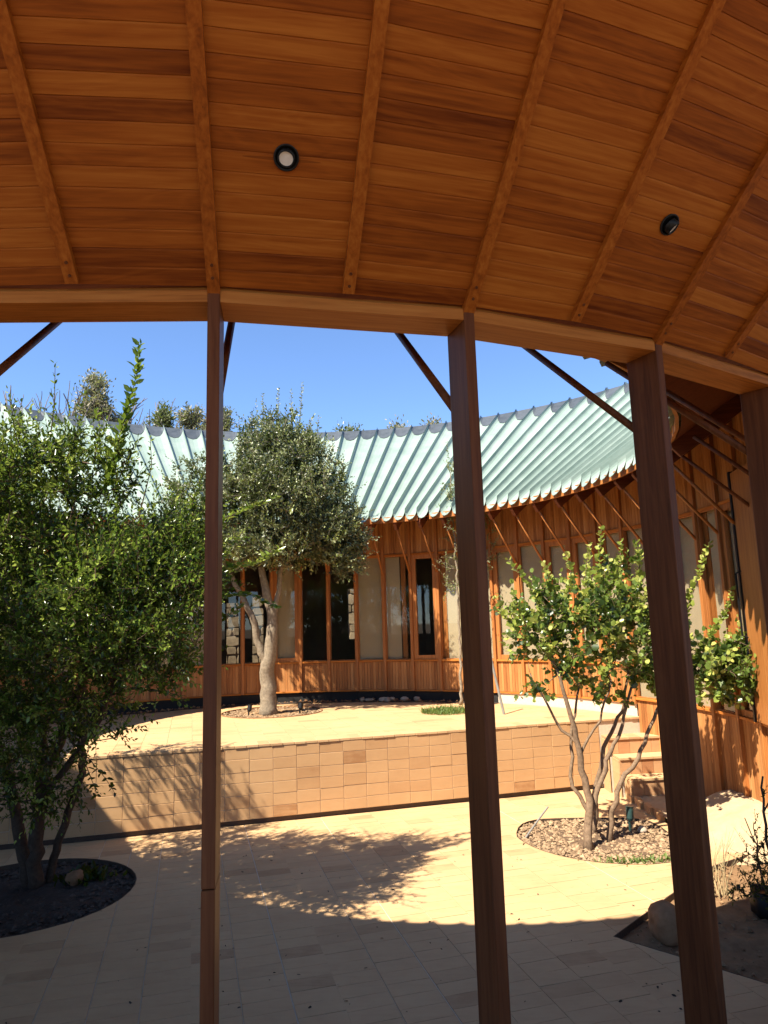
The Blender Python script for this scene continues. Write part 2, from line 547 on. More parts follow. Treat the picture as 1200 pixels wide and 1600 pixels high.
def cut_holes(polys, holes):
    for h in holes:
        nxt = []
        for p in polys:
            nxt += subtract(p, h)
        polys = nxt
    return polys

# lower court: sand bed, then tiles
low_poly = clip(court_poly, wall_b, wall_a)
mb = MB()
for p in cut_holes([low_poly], [LEFT_BED, RIGHT_BED, SOIL]):
    pass
court = mb
TW, TL = 0.335, 0.172
tiles = []
ncol = 40
for i in range(-24, 24):
    u0 = i * TW
    off = random.random() * TL
    jit = random.uniform(-.006, .006)
    for j in range(-52, 2):
        a = j * TL + off
        g = 0.0022
        du = TW - g
        cu0, cu1 = u0 + g + jit, u0 + du + jit
        cv0, cv1 = a + g, a + TL - g
        j1 = random.uniform(-.003, .003)
        q = [(cu0, cv0 + j1), (cu1, cv0 - j1), (cu1, cv1 - j1), (cu0, cv1 + j1)]
        poly = [(WALL_P[0] + WX * s - WY * t, WALL_P[1] + WY * s + WX * t - 0.02) for s, t in q]
        poly = clip(poly, wall_b, wall_a)
        if area(poly) < 1e-4:
            continue
        poly = clip_convex(poly, court_poly)
        if area(poly) < 1e-4:
            continue
        ps = cut_holes([poly], [LEFT_BED, RIGHT_BED, SOIL, LANDING])
        ps = [p for p in ps if area(p) > 1e-4]
        if not ps:
            continue
        cx = sum(p[0] for p in poly) / len(poly); cy = sum(p[1] for p in poly) / len(poly)
        tiles.append((ps, cx, cy))
# which of them are in the picture, nearest first
def in_view(cx, cy):
    return cy > 4.6 and abs(cx) < cy * 0.56
tiles.sort(key=lambda t: (not in_view(t[1], t[2]), math.hypot(t[1], t[2])))
pav = MB()
# mortar bed as strips (the holes left open)
for i in range(-10, 10):
    for j in range(-16, 1):
        q = [(i * .7, j * .7), (i * .7 + .7, j * .7), (i * .7 + .7, j * .7 + .7), (i * .7, j * .7 + .7)]
        poly = [(WALL_P[0] + WX * s - WY * t, WALL_P[1] + WY * s + WX * t) for s, t in q]
        poly = clip_convex(clip(poly, wall_b, wall_a), court_poly)
        if area(poly) < 1e-4:
            continue
        for p in cut_holes([poly], [LEFT_BED, RIGHT_BED, SOIL, LANDING]):
            if area(p) > 1e-4:
                n = len(pav.v)
                pav.v += [(x, y, -0.005) for x, y in p]
                pav.t += [.5] * len(p)
                pav.f.append(tuple(range(n, n + len(p))))
court_paving = pav.build("courtyard_paving", M_mortar, kind="structure")
rest = MB()
for k, (ps, cx, cy) in enumerate(tiles):
    dz = random.uniform(-0.0012, 0.0012)
    if k < 290:
        m = MB()
        for p in ps:
            m.prism([(x - cx, y - cy) for x, y in p], -0.02, dz)
        m.build("paving_tile", M_floor, court_paving, (cx, cy, 0))
    else:
        tn = random.random()
        for p in ps:
            rest.prism(p, -0.02, dz, tn)
rest.build("far_paving_tiles", M_floor, court_paving, kind="stuff")

# terrace: raised slab with tiles
ter_ring = [(CX + 5.86 * cos(R(a)), CY + 5.86 * sin(R(a))) for a in np.arange(0, 360, 4)]
in_a = (wall_a[0] - WY * 0.03, wall_a[1] + WX * 0.03)
in_b = (wall_b[0] - WY * 0.03, wall_b[1] + WX * 0.03)
slab = MB()
ter_poly = clip(ter_ring, in_a, in_b)
for i in range(-9, 9):
    for j in range(0, 8):
        q = [(i * .8, j * .8), (i * .8 + .8, j * .8), (i * .8 + .8, j * .8 + .8), (i * .8, j * .8 + .8)]
        poly = [(WALL_P[0] + WX * s - WY * t, WALL_P[1] + WY * s + WX * t) for s, t in q]
        poly = clip_convex(clip(poly, in_a, in_b), ter_ring)
        if area(poly) < 1e-4:
            continue
        for p in cut_holes([poly], [TER_BED]):
            if area(p) > 1e-4:
                n = len(slab.v)
                slab.v += [(x, y, TZ - 0.005) for x, y in p]
                slab.t += [.5] * len(p)
                slab.f.append(tuple(range(n, n + len(p))))
terrace = slab.build("terrace", M_mortar, kind="structure")
tt = MB()
FAC_BED_R = 5.86      # strip of bare soil along the facade
ter_in = [(CX + FAC_BED_R * cos(R(a)), CY + FAC_BED_R * sin(R(a))) for a in np.arange(0, 360, 4)]
for i in range(-22, 22):
    off = random.random() * TL
    for j in range(-1, 40):
        a = j * TL + off
        q = [(i * TW + .002, a + .002), (i * TW + TW - .002, a + .002), (i * TW + TW - .002, a + TL - .002), (i * TW + .002, a + TL - .002)]
        poly = [(WALL_P[0] + WX * s - WY * (t + .26), WALL_P[1] + WY * s + WX * (t + .26)) for s, t in q]
        poly = clip(poly, (in_a[0] - WY * .24, in_a[1] + WX * .24), (in_b[0] - WY * .24, in_b[1] + WX * .24))
        if area(poly) < 1e-4:
            continue
        poly = clip_convex(poly, ter_in)
        if area(poly) < 1e-4:
            continue
        tn = random.random()
        for p in cut_holes([poly], [TER_BED]):
            if area(p) > 1e-4:
                tt.prism(p, TZ - 0.02, TZ + random.uniform(-.001, .001), tn)
tt.build("terrace_tiles", M_floor, terrace, kind="stuff")

# low earth bank between the bed, the steps and the right wing
def bank_z(x, y):
    t = min(1, max(0, (x - 3.42) / .9))
    e = min(1, max(0, (y - 7.35) / 1.3))
    e = e * e * (3 - 2 * e)
    k = min(1, max(0, (y - 9.2) / .7))
    t *= 1 - .85 * k * k * (3 - 2 * k)
    return (0.065 + 0.27 * t * t * (3 - 2 * t) + .012 * sin(x * 9 + y * 5) + .008 * sin(y * 17 - x * 6) + .1) * e - .1
bank = obj("earth_bank", grid_mesh("earth_bank", lambda u, w: (3.36 + 1.5 * u, 7.2 + 3.4 * w, bank_z(3.36 + 1.5 * u, 7.2 + 3.4 * w)), 30, 60, M_bank), kind="structure")
for k in range(7):
    m = MB()
    y0 = 9.20 + k * 0.152
    m.box(-0.03, 0.03, 0.003, 0.148, -0.03, 0.085 + .004 * (k % 3), bev=0.003)
    m.build("curb_tile", M_wallt, bank, (3.36 - .008 * k + .03 * (k % 2), y0, 0))

# ------------------------------------------------------------------ terrace retaining wall
WT = 0.318
rw = thing("retaining_wall", "low terrace wall faced with stacked sandstone tiles under a row of thin coping tiles", "wall", (WALL_P[0], WALL_P[1], 0), rotz=math.atan2(WY, WX))
s0, s1 = -5.75, 3.28
m = MB(); m.box(s0, 6.3, -0.006, 0.26, 0.064, 0.965); m.box(s0, 6.3, 0.032, 0.26, 0.0, 0.0635)
m.build("wall_core", M_mortar, rw)
m = MB(); m.box(s0, s1, 0.014, 0.0315, 0.0, 0.062)
m.build("shadow_gap", M_gap, rw)
rows = [0.065, 0.216, 0.367, 0.517, 0.667, 0.817, 0.966]
vis = []
c = 0
s = s0
while s < s1:
    w = min(WT + random.uniform(-.012, .012), s1 - s)
    if w < 0.05:
        break
    j = 0
    dj = [random.uniform(-.012, .012) if 0 < q < 6 else 0 for q in range(7)]
    while j < 6:
        vis.append((s, w, rows[j] + dj[j], rows[j + 1] + dj[j + 1]))
        j += 1
    s += w
base_tile = {}
rest = MB()
vis.sort(key=lambda t: t[0] < -4.6)
for k, (s, w, z0, z1) in enumerate(vis):
    g = 0.0024
    pr = random.uniform(0, 0.005)
    if k < 235:
        m = MB()
        m.box(-w / 2 + g, w / 2 - g, -0.012 - pr, 0.019, -(z1 - z0) / 2 + g, (z1 - z0) / 2 - g, bev=0.003)
        m.build("wall_tile", M_wallt, rw, (s + w / 2, 0, (z0 + z1) / 2))
    else:
        rest.box(s + g, s + w - g, -0.012 - pr, 0.019, z0 + g, z1 - g, random.random())
if rest.v:
    rest.build("hidden_wall_tiles", M_wallt, rw, kind="stuff")
s = s0
while s < 6.2:
    w = 0.158 + random.uniform(-.01, .01)
    m = MB()
    pr = random.uniform(-.003, .006)
    m.box(-w / 2 + .002, w / 2 - .002, -0.022 - pr, 0.268, 0.0, 0.033 + random.uniform(-.001, .001), bev=0.003)
    m.build("coping_tile", M_floor, rw, (s + w / 2, 0, 0.968))
    s += w

# ------------------------------------------------------------------ steps
st = thing("stone_steps", "flight of tiled steps with reddish risers climbing to the terrace beside the right wing", "steps", (3.1, 9.7, 0.0))
RISE = 0.23
fronts = [(10.14, 3.32), (10.42, 3.26), (10.72, 3.20)]
sl = 0.12
for k, (yf, xl) in enumerate(fronts):
    zt = 0.08 + RISE * (k + 1)
    yb = fronts[k + 1][0] if k < 2 else 11.02
    xr = 4.75
    m = MB()
    def P(x, y, z):
        return (x - 3.1, y + sl * (x - xl) - 9.7, z)
    y_b = 11.2 - sl * 0.5
    m.hexa([P(xl + .02, yf + .02, 0.0), P(xr, yf + .02, 0.0), P(xr, y_b, 0.0), P(xl + .02, y_b, 0.0),
            P(xl + .02, yf + .02, zt - .03), P(xr, yf + .02, zt - .03), P(xr, y_b, zt - .03), P(xl + .02, y_b, zt - .03)])
    m.build("step_block", M_mortar, st)
    x = xl
    while x < xr - .02:
        w = min(0.165 + random.uniform(-.01, .01), xr - x)
        m = MB()
        a, b = x + .002, x + w - .002
        z0, z1 = zt - RISE + .004, zt - .032
        m.hexa([P(a, yf, z0), P(b, yf, z0), P(b, yf + .018, z0), P(a, yf + .018, z0), P(a, yf, z1), P(b, yf, z1), P(b, yf + .018, z1), P(a, yf + .018, z1)])
        m.build("riser_tile", M_step, st)
        m = MB()
        z0, z1 = zt - .028, zt + random.uniform(-.001, .001)
        d = yb + 0.03
        m.hexa([P(a, yf - .018, z0), P(b, yf - .018, z0), P(b, d, z0), P(a, d, z0), P(a, yf - .018, z1), P(b, yf - .018, z1), P(b, d, z1), P(a, d, z1)])
        m.build("tread_tile", M_floor, st)
        x += w
# left cheek of the steps, faced with pale tiles
cheek = MB()
for k in range(3):
    yf, xl = fronts[k]
    yb = fronts[k + 1][0] if k < 2 else 11.0
    zt = 0.08 + RISE * (k + 1)
    z = 0.0
    while z < zt - .03:
        h = min(.16, zt - .03 - z)
        n = max(1, round((yb - yf) / .22))
        for q in range(n):
            ya = yf + (yb - yf) * q / n; yc = yf + (yb - yf) * (q + 1) / n
            cheek.hexa([(xl - 3.118, ya - 9.7 + .002, z), (xl - 3.1, ya - 9.7 + .002, z), (xl - 3.1, yc - 9.7 - .002, z), (xl - 3.118, yc - 9.7 - .002, z),
                        (xl - 3.118, ya - 9.7 + .002, z - .002 + h), (xl - 3.1, ya - 9.7 + .002, z - .002 + h), (xl - 3.1, yc - 9.7 - .002, z - .002 + h), (xl - 3.118, yc - 9.7 - .002, z - .002 + h)], random.random())
        z += h
cheek.build("cheek_tiles", M_floor, st, kind="stuff")

# ------------------------------------------------------------------ planting beds
def bed(name, poly, z, mat, rough, seedv, dome=0.0):
    cx = sum(p[0] for p in poly) / len(poly); cy = sum(p[1] for p in poly) / len(poly)
    v, f = [(cx, cy, z + dome)], []
    rings = 14
    n = len(poly)
    for k in range(1, rings + 1):
        for p in poly:
            t = k / rings
            x, y = cx + (p[0] - cx) * t, cy + (p[1] - cy) * t
            h = 0 if k == rings else rough * (sin(x * 13 + seedv) * sin(y * 11 + seedv * 2) + .6 * sin(x * 31 + y * 23) + .5 * random.uniform(-1, 1))
            v.append((x, y, z + dome * (1 - t * t) + h))
    for i in range(n):
        f.append((0, 1 + i, 1 + (i + 1) % n))
    for k in range(rings - 1):
        for i in range(n):
            a, b = 1 + k * n + i, 1 + k * n + (i + 1) % n
            f.append((a, a + n, b + n, b))
    return obj(name, mesh_data(name, v, f, mat, True), kind="structure")

def dense(poly, step):
    out = []
    for i in range(len(poly)):
        a, b = poly[i], poly[(i + 1) % len(poly)]
        n = max(1, int(math.hypot(b[0] - a[0], b[1] - a[1]) / step))
        for k in range(n):
            t = k / n
            out.append((a[0] + (b[0] - a[0]) * t, a[1] + (b[1] - a[1]) * t))
    return out

def edging(poly, z0, z1, w=0.006, mat=None, parent=None, name="bed_edging"):
    m = MB()
    n = len(poly)
    cx = sum(p[0] for p in poly) / n; cy = sum(p[1] for p in poly) / n
    inn = []
    for p in poly:
        d = math.hypot(p[0] - cx, p[1] - cy)
        inn.append((p[0] - (p[0] - cx) / d * w, p[1] - (p[1] - cy) / d * w))
    for i in range(n):
        j = (i + 1) % n
        m.hexa([(*poly[j], z0), (*poly[i], z0), (*inn[i], z0), (*inn[j], z0), (*poly[j], z1), (*poly[i], z1), (*inn[i], z1), (*inn[j], z1)])
    return m.build(name, mat or M_gap, parent)

LB = dense(LEFT_BED, .2)
bl = bed("left_planting_bed", LB, -0.05, M_darksoil, 0.012, 1.0, 0.03)
edging(LB, -0.085, 0.003, parent=bl)
RB = dense(RIGHT_BED, .2)
br = bed("right_planting_bed", RB, -0.05, M_bedsoil, 0.010, 2.0, 0.03)
edging(RB, -0.085, 0.004, parent=br)
SB = dense(SOIL, .2)
bs = bed("soil_patch", SB, -0.055, M_soil, 0.018, 3.0, 0.05)
edging(SB, -0.085, 0.001, 0.01, parent=bs)
TB = dense(TER_BED, .2)
bt = bed("terrace_planting_bed", TB, TZ - 0.045, M_soil, 0.010, 4.0, 0.05)
edging(TB, TZ - 0.08, TZ + 0.014, 0.012, M_rock, bt)

def point_in(poly, x, y):
    c = False
    n = len(poly)
    for i in range(n):
        a, b = poly[i], poly[(i - 1) % n]
        if (a[1] > y) != (b[1] > y) and x < (b[0] - a[0]) * (y - a[1]) / (b[1] - a[1]) + a[0]:
            c = not c
    return c

def chips(name, poly, z, n, smin, smax, flat, mat, parent, seedv, weight=None):
    rng = random.Random(seedv)
    xs = [p[0] for p in poly]; ys = [p[1] for p in poly]
    m = MB()
    k = 0
    while k < n:
        x, y = rng.uniform(min(xs), max(xs)), rng.uniform(min(ys), max(ys))
        if not point_in(poly, x, y) or (weight and rng.random() > weight(x, y)):
            continue
        k += 1
        s = smin * (smax / smin) ** (rng.random() ** 1.8)
        a = rng.uniform(0, 2 * pi)
        pts = []
        for d in ((1, 0, 0), (0.2, 1, 0), (-1, 0.1, 0), (-0.1, -1, 0), (0.1, 0.1, 1), (0, 0, -1)):
            j = [rng.uniform(.65, 1.2) for _ in range(3)]
            px, py, pz = d[0] * s * j[0], d[1] * s * .7 * j[1], d[2] * s * flat * j[2]
            tl = rng.uniform(-.3, .3)
            pts.append((x + px * cos(a) - py * sin(a), y + px * sin(a) + py * cos(a), z + s * flat * .5 + pz + px * tl))
        m.add(pts, [(0, 1, 4), (1, 2, 4), (2, 3, 4), (3, 0, 4), (1, 0, 5), (2, 1, 5), (3, 2, 5), (0, 3, 5)], rng.random())
    return m.build(name, mat, parent, kind="stuff")

chips("bark_mulch", LEFT_BED, -0.035, 2600, 0.015, 0.05, 0.35, M_chip, None, 5)
chips("pebble_mulch", RIGHT_BED, -0.034, 3600, 0.012, 0.046, 0.6, M_pebble, None, 6)
chips("terrace_pebbles", TER_BED, TZ - 0.02, 1500, 0.014, 0.04, 0.7, M_pebble, None, 7)
chips("soil_clods", SOIL, -0.035, 1500, 0.008, 0.035, 0.6, M_soil, None, 8)

# bare strip at the foot of the far facade
fb = MB()
for k in range(0, 64):
    a0, a1 = 52 + k * 1.7, 52 + (k + 1) * 1.7
    p = [pol(5.56 + .05 * sin(k * .9), a0), pol(5.97, a0), pol(5.97, a1), pol(5.56 + .05 * sin(k * .9 + .9), a1)]
    n = len(fb.v)
    zz = TZ + 0.007
    fb.v += [(q[0] + CX, q[1] + CY, zz) for q in p]
    fb.t += [.5] * 4
    fb.f.append((n, n + 1, n + 2, n + 3))
fb.build("facade_soil_strip", M_darksoil, kind="structure")
strip_poly = [(CX + 5.52 * cos(R(a)), CY + 5.52 * sin(R(a))) for a in range(54, 150, 3)] + [(CX + 5.86 * cos(R(a)), CY + 5.86 * sin(R(a))) for a in range(150, 54, -3)]
chips("strip_rubble", strip_poly, TZ + 0.01, 420, 0.012, 0.05, 0.6, M_rock, None, 9)

# ------------------------------------------------------------------ the house (round ring)
house = thing("round_house", "round timber courtyard house with pale green scalloped metal roof and glazed facade", "house", (CX, CY, 0))
gallery = thing("timber_gallery", "open timber gallery in the foreground with posts, curved beam and boarded sloping ceiling", "gallery", (CX, CY, 0))

# -- roof: one concave metal panel per 2.88 degrees
us = [-.992, -.965, -.9, -.75, -.45, 0, .45, .75, .9, .965, .992]
HA = R(1.44)
def trough(u, r):
    dep = 0.17
    return dep * (1 - (1 - min(1, abs(u) / .992) ** 2.5) ** .4)
def panel_mesh():
    v, f = [], []
    rs = [0, 1, 2]
    for off in (0.0, -0.008):
        for k in rs:
            for u in us:
                if k == 0:
                    r = 4.87 + 0.075 * u * u
                elif k == 1:
                    r = 6.6
                else:
                    r = 9.30
                v.append((r, r * math.tan(HA) * u, roof_z(r) + trough(u, r) + off))
    n = len(us)
    for s, base in ((1, 0), (-1, 3 * n)):
        for k in range(2):
            for i in range(n - 1):
                a = base + k * n + i
                q = (a, a + n, a + n + 1, a + 1)
                f.append(q if s > 0 else q[::-1])
    b = 3 * n
    for i in range(n - 1):
        f.append((i, i + 1, b + i + 1, b + i))
    for k in range(2):
        f.append((k * n, b + k * n, b + (k + 1) * n, (k + 1) * n))
        f.append((k * n + n - 1, (k + 1) * n + n - 1, b + (k + 1) * n + n - 1, b + k * n + n - 1))
    return mesh_data("roof_panel", v, f, M_metal)
def cap_mesh():
    v, f = [], []
    for u in us:
        r0 = 8.93 + 0.27 * abs(u) ** 2.5
        v.append((r0, r0 * math.tan(HA) * u / .992, roof_z(r0) + trough(u, r0) + 0.014))
    for u in us:
        r1 = 9.22
        v.append((r1, r1 * math.tan(HA) * u / .992, roof_z(r1) + max(trough(u, r1), 0.03) + 0.03))
    for u in us:
        r2 = 9.36
        v.append((r2, r2 * math.tan(HA) * u / .992, roof_z(9.325) + 0.115))
    for u in us:
        r2 = 9.60
        v.append((r2, r2 * math.tan(HA) * u / .992, roof_z(9.325) + 0.02))
    n = len(us)
    for k in range(3):
        for i in range(n - 1):
            a = k * n + i
            f.append((a, a + n, a + n + 1, a + 1))
    return mesh_data("ridge_flashing", v, f, M_cap)
pm, cm = panel_mesh(), cap_mesh()
NP = 125
for k in range(NP):
    th = R(BAY0 + 1.44 + k * 2.88)
    o = obj("roof_panel", pm, house, rotz=th)
    o.location.z = random.uniform(-.004, .004)
    obj("ridge_flashing", cm, house, rotz=th)

def cone_ring(name, pts, mat, parent, a0=0, a1=360, step=2.88, smooth=False):
    """surface of revolution through (r, z) pairs"""
    v, f = [], []
    na = int(round((a1 - a0) / step))
    for i in range(na + 1):
        a = a0 + i * step
        for (r, z) in pts:
            v.append(pol(r, a, z))
    n = len(pts)
    for i in range(na):
        for k in range(n - 1):
            q = i * n + k
            f.append((q, q + 1, q + n + 1, q + n))
    return obj(name, mesh_data(name, v, f, mat, smooth), parent)

cone_ring("light_block_deck", [(5.04, roof_z(5.04) - .06), (9.3, roof_z(9.3) - .06), (9.3, roof_z(9.3) - .09), (5.04, roof_z(5.04) - .09), (5.04, roof_z(5.04) - .06)], M_wx, house)  # unseen cone added under the panels to block light
cone_ring("unseen_outer_roof", [(9.5, roof_z(9.325) + .03), (11.0, 5.2)], M_cap, house)  # unseen outer slope, put in and shaped to block the sun

# -- eave fascia strips, rafter tails, soffit braces
TAILS = [BAY0 + DBAY * k for k in range(-13, 24)]
fm = MB()
h5 = R(DBAY / 2)
r0, r1 = 4.965, 5.0
fm.hexa([(r0 * cos(h5), -r0 * sin(h5), 4.488), (r1 * cos(h5), -r1 * sin(h5), 4.488), (r1 * cos(h5), r1 * sin(h5), 4.488), (r0 * cos(h5), r0 * sin(h5), 4.488),
         (r0 * cos(h5), -r0 * sin(h5), 4.60), (r1 * cos(h5), -r1 * sin(h5), 4.60), (r1 * cos(h5), r1 * sin(h5), 4.60), (r0 * cos(h5), r0 * sin(h5), 4.60)])
fmd = fm.data("fascia", M_frame)
for k in range(62):
    obj("fascia", fmd, house, rotz=R(BAY0 + DBAY * (k + .5)))
tm = MB()
def radial_plate(m, prof, y0, y1):
    n = len(prof)
    m.add([(r, y0, z) for r, z in prof] + [(r, y1, z) for r, z in prof],
          [tuple(range(n)), tuple(range(n, 2 * n))[::-1]] + [(i, i + n, (i + 1) % n + n, (i + 1) % n) for i in range(n)])
zt = lambda r: roof_z(r) - .085
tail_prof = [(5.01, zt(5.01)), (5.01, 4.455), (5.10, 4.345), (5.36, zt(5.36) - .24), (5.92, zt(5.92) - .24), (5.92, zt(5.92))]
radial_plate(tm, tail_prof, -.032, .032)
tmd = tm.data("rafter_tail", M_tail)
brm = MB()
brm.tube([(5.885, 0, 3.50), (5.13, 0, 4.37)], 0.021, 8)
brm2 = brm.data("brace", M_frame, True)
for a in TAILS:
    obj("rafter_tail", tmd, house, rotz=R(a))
    if a > -10:
        obj("brace", brm2, house, rotz=R(a))
cone_ring("soffit_lining", [(5.02, roof_z(5.02) - .105), (5.95, roof_z(5.95) - .105)], M_tail, house)

# -- facade bays
xb = RF * cos(R(DBAY / 2))
hw = RF * math.tan(R(DBAY / 2))
mm = MB(); mm.box(RF - .075, RF + .05, -.03, .03, 1.19, 5.02, bev=.004)
mull = mm.data("mullion", M_frame)
mm = MB(); mm.box(RF - .075, RF + .05, -.03, .03, 0.0, 5.02, bev=.004)
mull_tall = mm.data("mullion", M_frame)

def boards(z0, z1, n, seedv, x=xb, w=hw - .03):
    rng = random.Random(seedv)
    m = MB()
    bw = 2 * w / n
    for k in range(n):
        d = rng.uniform(0, .003)
        m.box(x - .022 - d, x, -w + k * bw + .0016, -w + (k + 1) * bw - .0016, z0, z1, rng.random(), bev=.0025)
    return m
clad_up = [boards(HEAD + .045, 5.0, 9, s).data("upper_cladding", M_clad) for s in range(4)]
clad_lo = [boards(1.215, SILL - .02, 9, s + 10).data("wainscot_boards", M_clad) for s in range(4)]
clad_rt = [boards(0.03, 1.25, 8, s + 20).data("wainscot_boards", M_clad) for s in range(4)]
back = MB(); back.box(xb + .002, xb + .04, -hw, hw, 0, 1)
def backing(z0, z1):
    m = MB(); m.box(xb + .002, xb + .05, -hw - .01, hw + .01, z0, z1)
    return m.data("wall_backing", M_inner)
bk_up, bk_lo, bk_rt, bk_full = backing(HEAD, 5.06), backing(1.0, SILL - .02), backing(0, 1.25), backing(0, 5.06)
def rail(z0, z1, p=.045):
    m = MB(); m.box(xb - p, xb + .05, -hw + .031, hw - .031, z0, z1, bev=.003)
    return m
rl_head = rail(HEAD, HEAD + .04).data("head_rail", M_wy)
rl_sill = rail(SILL - .015, SILL + .02, .06).data("window_sill", M_wy)
rl_base = rail(1.185, 1.213, .05).data("base_rail", M_wy)
rl_rs = rail(1.255, 1.29, .06).data("window_sill", M_wy)

def frame_mesh(z0, z1, t, x0=-.03, x1=.03, w=hw - .031):
    m = MB()
    m.box(xb + x0, xb + x1, -w, -w + t, z0, z1, bev=.003)
    m.box(xb + x0, xb + x1, w - t, w, z0, z1, bev=.003)
    m.box(xb + x0 + .002, xb + x1 - .002, -w + t, w - t, z0, z0 + t, bev=.003)
    m.box(xb + x0 + .002, xb + x1 - .002, -w + t, w - t, z1 - t, z1, bev=.003)
    return m.data("window", M_frame)
def pane_mesh(z0, z1, w):
    m = MB(); m.box(xb + .003, xb + .009, -w, w, z0, z1)
    return m.data("pane", M_glass)
def blind_mesh(z0, z1, y0, y1, x=.05):
    m = MB(); m.box(xb + x, xb + x + .004, y0, y1, z0, z1)
    return m.data("roller_blind", M_blind)

W_ = hw - .031
def one_board(name, z0, z1, k, n):
    w = hw - .03
    bw = 2 * w / n
    m = MB()
    m.box(xb - .022 - .001 * (k * 5 % 3), xb, -w + k * bw + .0016, -w + (k + 1) * bw - .0016, z0, z1, (k * .37) % 1, bev=.0025)
    return m.data(name, M_clad)
single_lo = [one_board("wainscot_board", .03, 1.25, k, 8) for k in range(8)]
single_up = [one_board("cladding_board", HEAD + .045, 5.0, k, 9) for k in range(9)]
def bay(j, typ, right=False):
    th = R(BAY0 + DBAY * (j + .5))
    s = (j * 7) % 4
    if right:
        zs = 1.29
        for bd in single_lo:
            obj("wainscot_board", bd, house, rotz=th)
        for bd in single_up:
            obj("cladding_board", bd, house, rotz=th)
        obj("wall_backing", bk_rt, house, rotz=th)
        obj("window_sill", rl_rs, house, rotz=th)
    else:
        zs = SILL + .02
        obj("wainscot_boards", clad_lo[s], house, rotz=th, kind="stuff")
        obj("upper_cladding", clad_up[s], house, rotz=th, kind="stuff")
        obj("wall_backing", bk_lo, house, rotz=th)
        obj("window_sill", rl_sill, house, rotz=th)
        obj("base_rail", rl_base, house, rotz=th)
    obj("wall_backing", bk_up, house, rotz=th)
    obj("head_rail", rl_head, house, rotz=th)
    t = {'case': .085, 'wide': .085}.get(typ.split('+')[0], .016)
    wobj = obj("window", frame_mesh(zs, HEAD, t), house, rotz=th)
    obj("pane", pane_mesh(zs + t * .6, HEAD - t * .6, W_ - t * .6), wobj)
    if '+blind' in typ:
        obj("roller_blind", blind_mesh(zs, HEAD, -W_ + .01, W_ - .01), wobj)
    if '+part' in typ:
        obj("roller_blind", blind_mesh(zs, HEAD, -W_ + .22, W_ - .01), wobj)
        m = MB(); m.box(xb + .06, xb + .13, -W_ + .10, -W_ + .2, zs, HEAD)
        m.build("jamb", M_frame, wobj)
    if '+jamb' in typ:
        obj("roller_blind", blind_mesh(zs, HEAD, -W_ + .01, W_ - .12, .05), wobj)
        m = MB(); m.box(xb + .035, xb + .13, W_ - .12, W_ - .002, zs, HEAD)
        m.build("jamb", M_frame, wobj)
kinds = {7: 'open', 6: 'open', 5: 'case+blind', 4: 'open', 3: 'open', 2: 'win+blind', 1: 'win+part', 0: 'case', -1: 'win+jamb',
         -2: 'win+blind', -3: 'case+blind', -4: 'win+blind', -5: 'case+blind', -6: 'case+blind', -7: 'win+jamb', -8: 'win+blind', -9: 'win+blind',
         -10: 'win+blind', -11: 'win+jamb', -12: 'case+blind', -13: 'win+blind', 8: 'win+blind', 9: 'open', 10: 'win+blind', 11: 'case+blind', 12: 'win+part'}
for j in range(-13, 24):
    right = j <= -8
    bay(j, kinds.get(j, 'win+blind' if j % 2 else 'open'), right)
    obj("mullion", mull_tall if right else mull, house, rotz=R(BAY0 + DBAY * j))
cone_ring("black_plinth", [(RF - .01, 0.9), (RF - .01, 1.187), (RF + .06, 1.187)], M_tar, house, BAY0 + DBAY * -2, BAY0 + DBAY * 24, DBAY)
cone_ring("pale_plinth", [(RF - .02, 0.9), (RF - .02, 1.187), (RF + .06, 1.187)], M_mortar, house, BAY0 + DBAY * -7, BAY0 + DBAY * -2, DBAY)

# sliding screen with black edge standing against the right wing
sc = MB(); sc.box(RF - .115, RF - .08, -.30, .28, 1.30, 4.22, bev=.004)
scr = sc.build("sliding_screen", M_frame, house, rotz=R(-8.2))
e_ = MB(); e_.box(RF - .135, RF - .06, .2805, .325, 1.29, 4.24, bev=.003)
e_.build("black_edge", M_black, scr)
e_ = MB(); e_.tube([(RF - .13, .22, 2.25), (RF - .19, .22, 2.28), (RF - .19, .22, 3.0), (RF - .13, .22, 3.03)], .012, 6)  # black bar put where sun and shade draw a curve on the screen
e_.build("shade_curve_bar", M_black, scr)
# inside of the ring: floor, ceiling, outer wall with openings
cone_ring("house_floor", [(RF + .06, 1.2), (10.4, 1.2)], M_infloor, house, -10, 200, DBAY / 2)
ow = MB()
def wall_seg(a0, a1, z0, z1, r=10.2, t=.18):
    n = max(1, round((a1 - a0) / 2.5))
    for i in range(n):
        b0, b1 = a0 + (a1 - a0) * i / n, a0 + (a1 - a0) * (i + 1) / n
        p = [pol(r, b0), pol(r + t, b0), pol(r + t, b1), pol(r, b1)]
        ow.hexa([(q[0], q[1], z0) for q in p] + [(q[0], q[1], z1) for q in p])
opens = [(84.6, 87.2, 2.15, 3.5), (100.0, 101.6, 1.25, 3.4), (103.6, 105.4, 1.25, 3.2), (113, 117, 1.25, 4.0), (70, 73, 2.3, 3.9)]
opens.sort()
prev = -12
for a0, a1, z0, z1 in opens:
    wall_seg(prev, a0, 0, 6.6)
    wall_seg(a0, a1, 0, z0)
    wall_seg(a0, a1, z1, 6.6)
    prev = a1
wall_seg(prev, 202, 0, 6.6)
ow.build("outer_wall", M_inner, house)

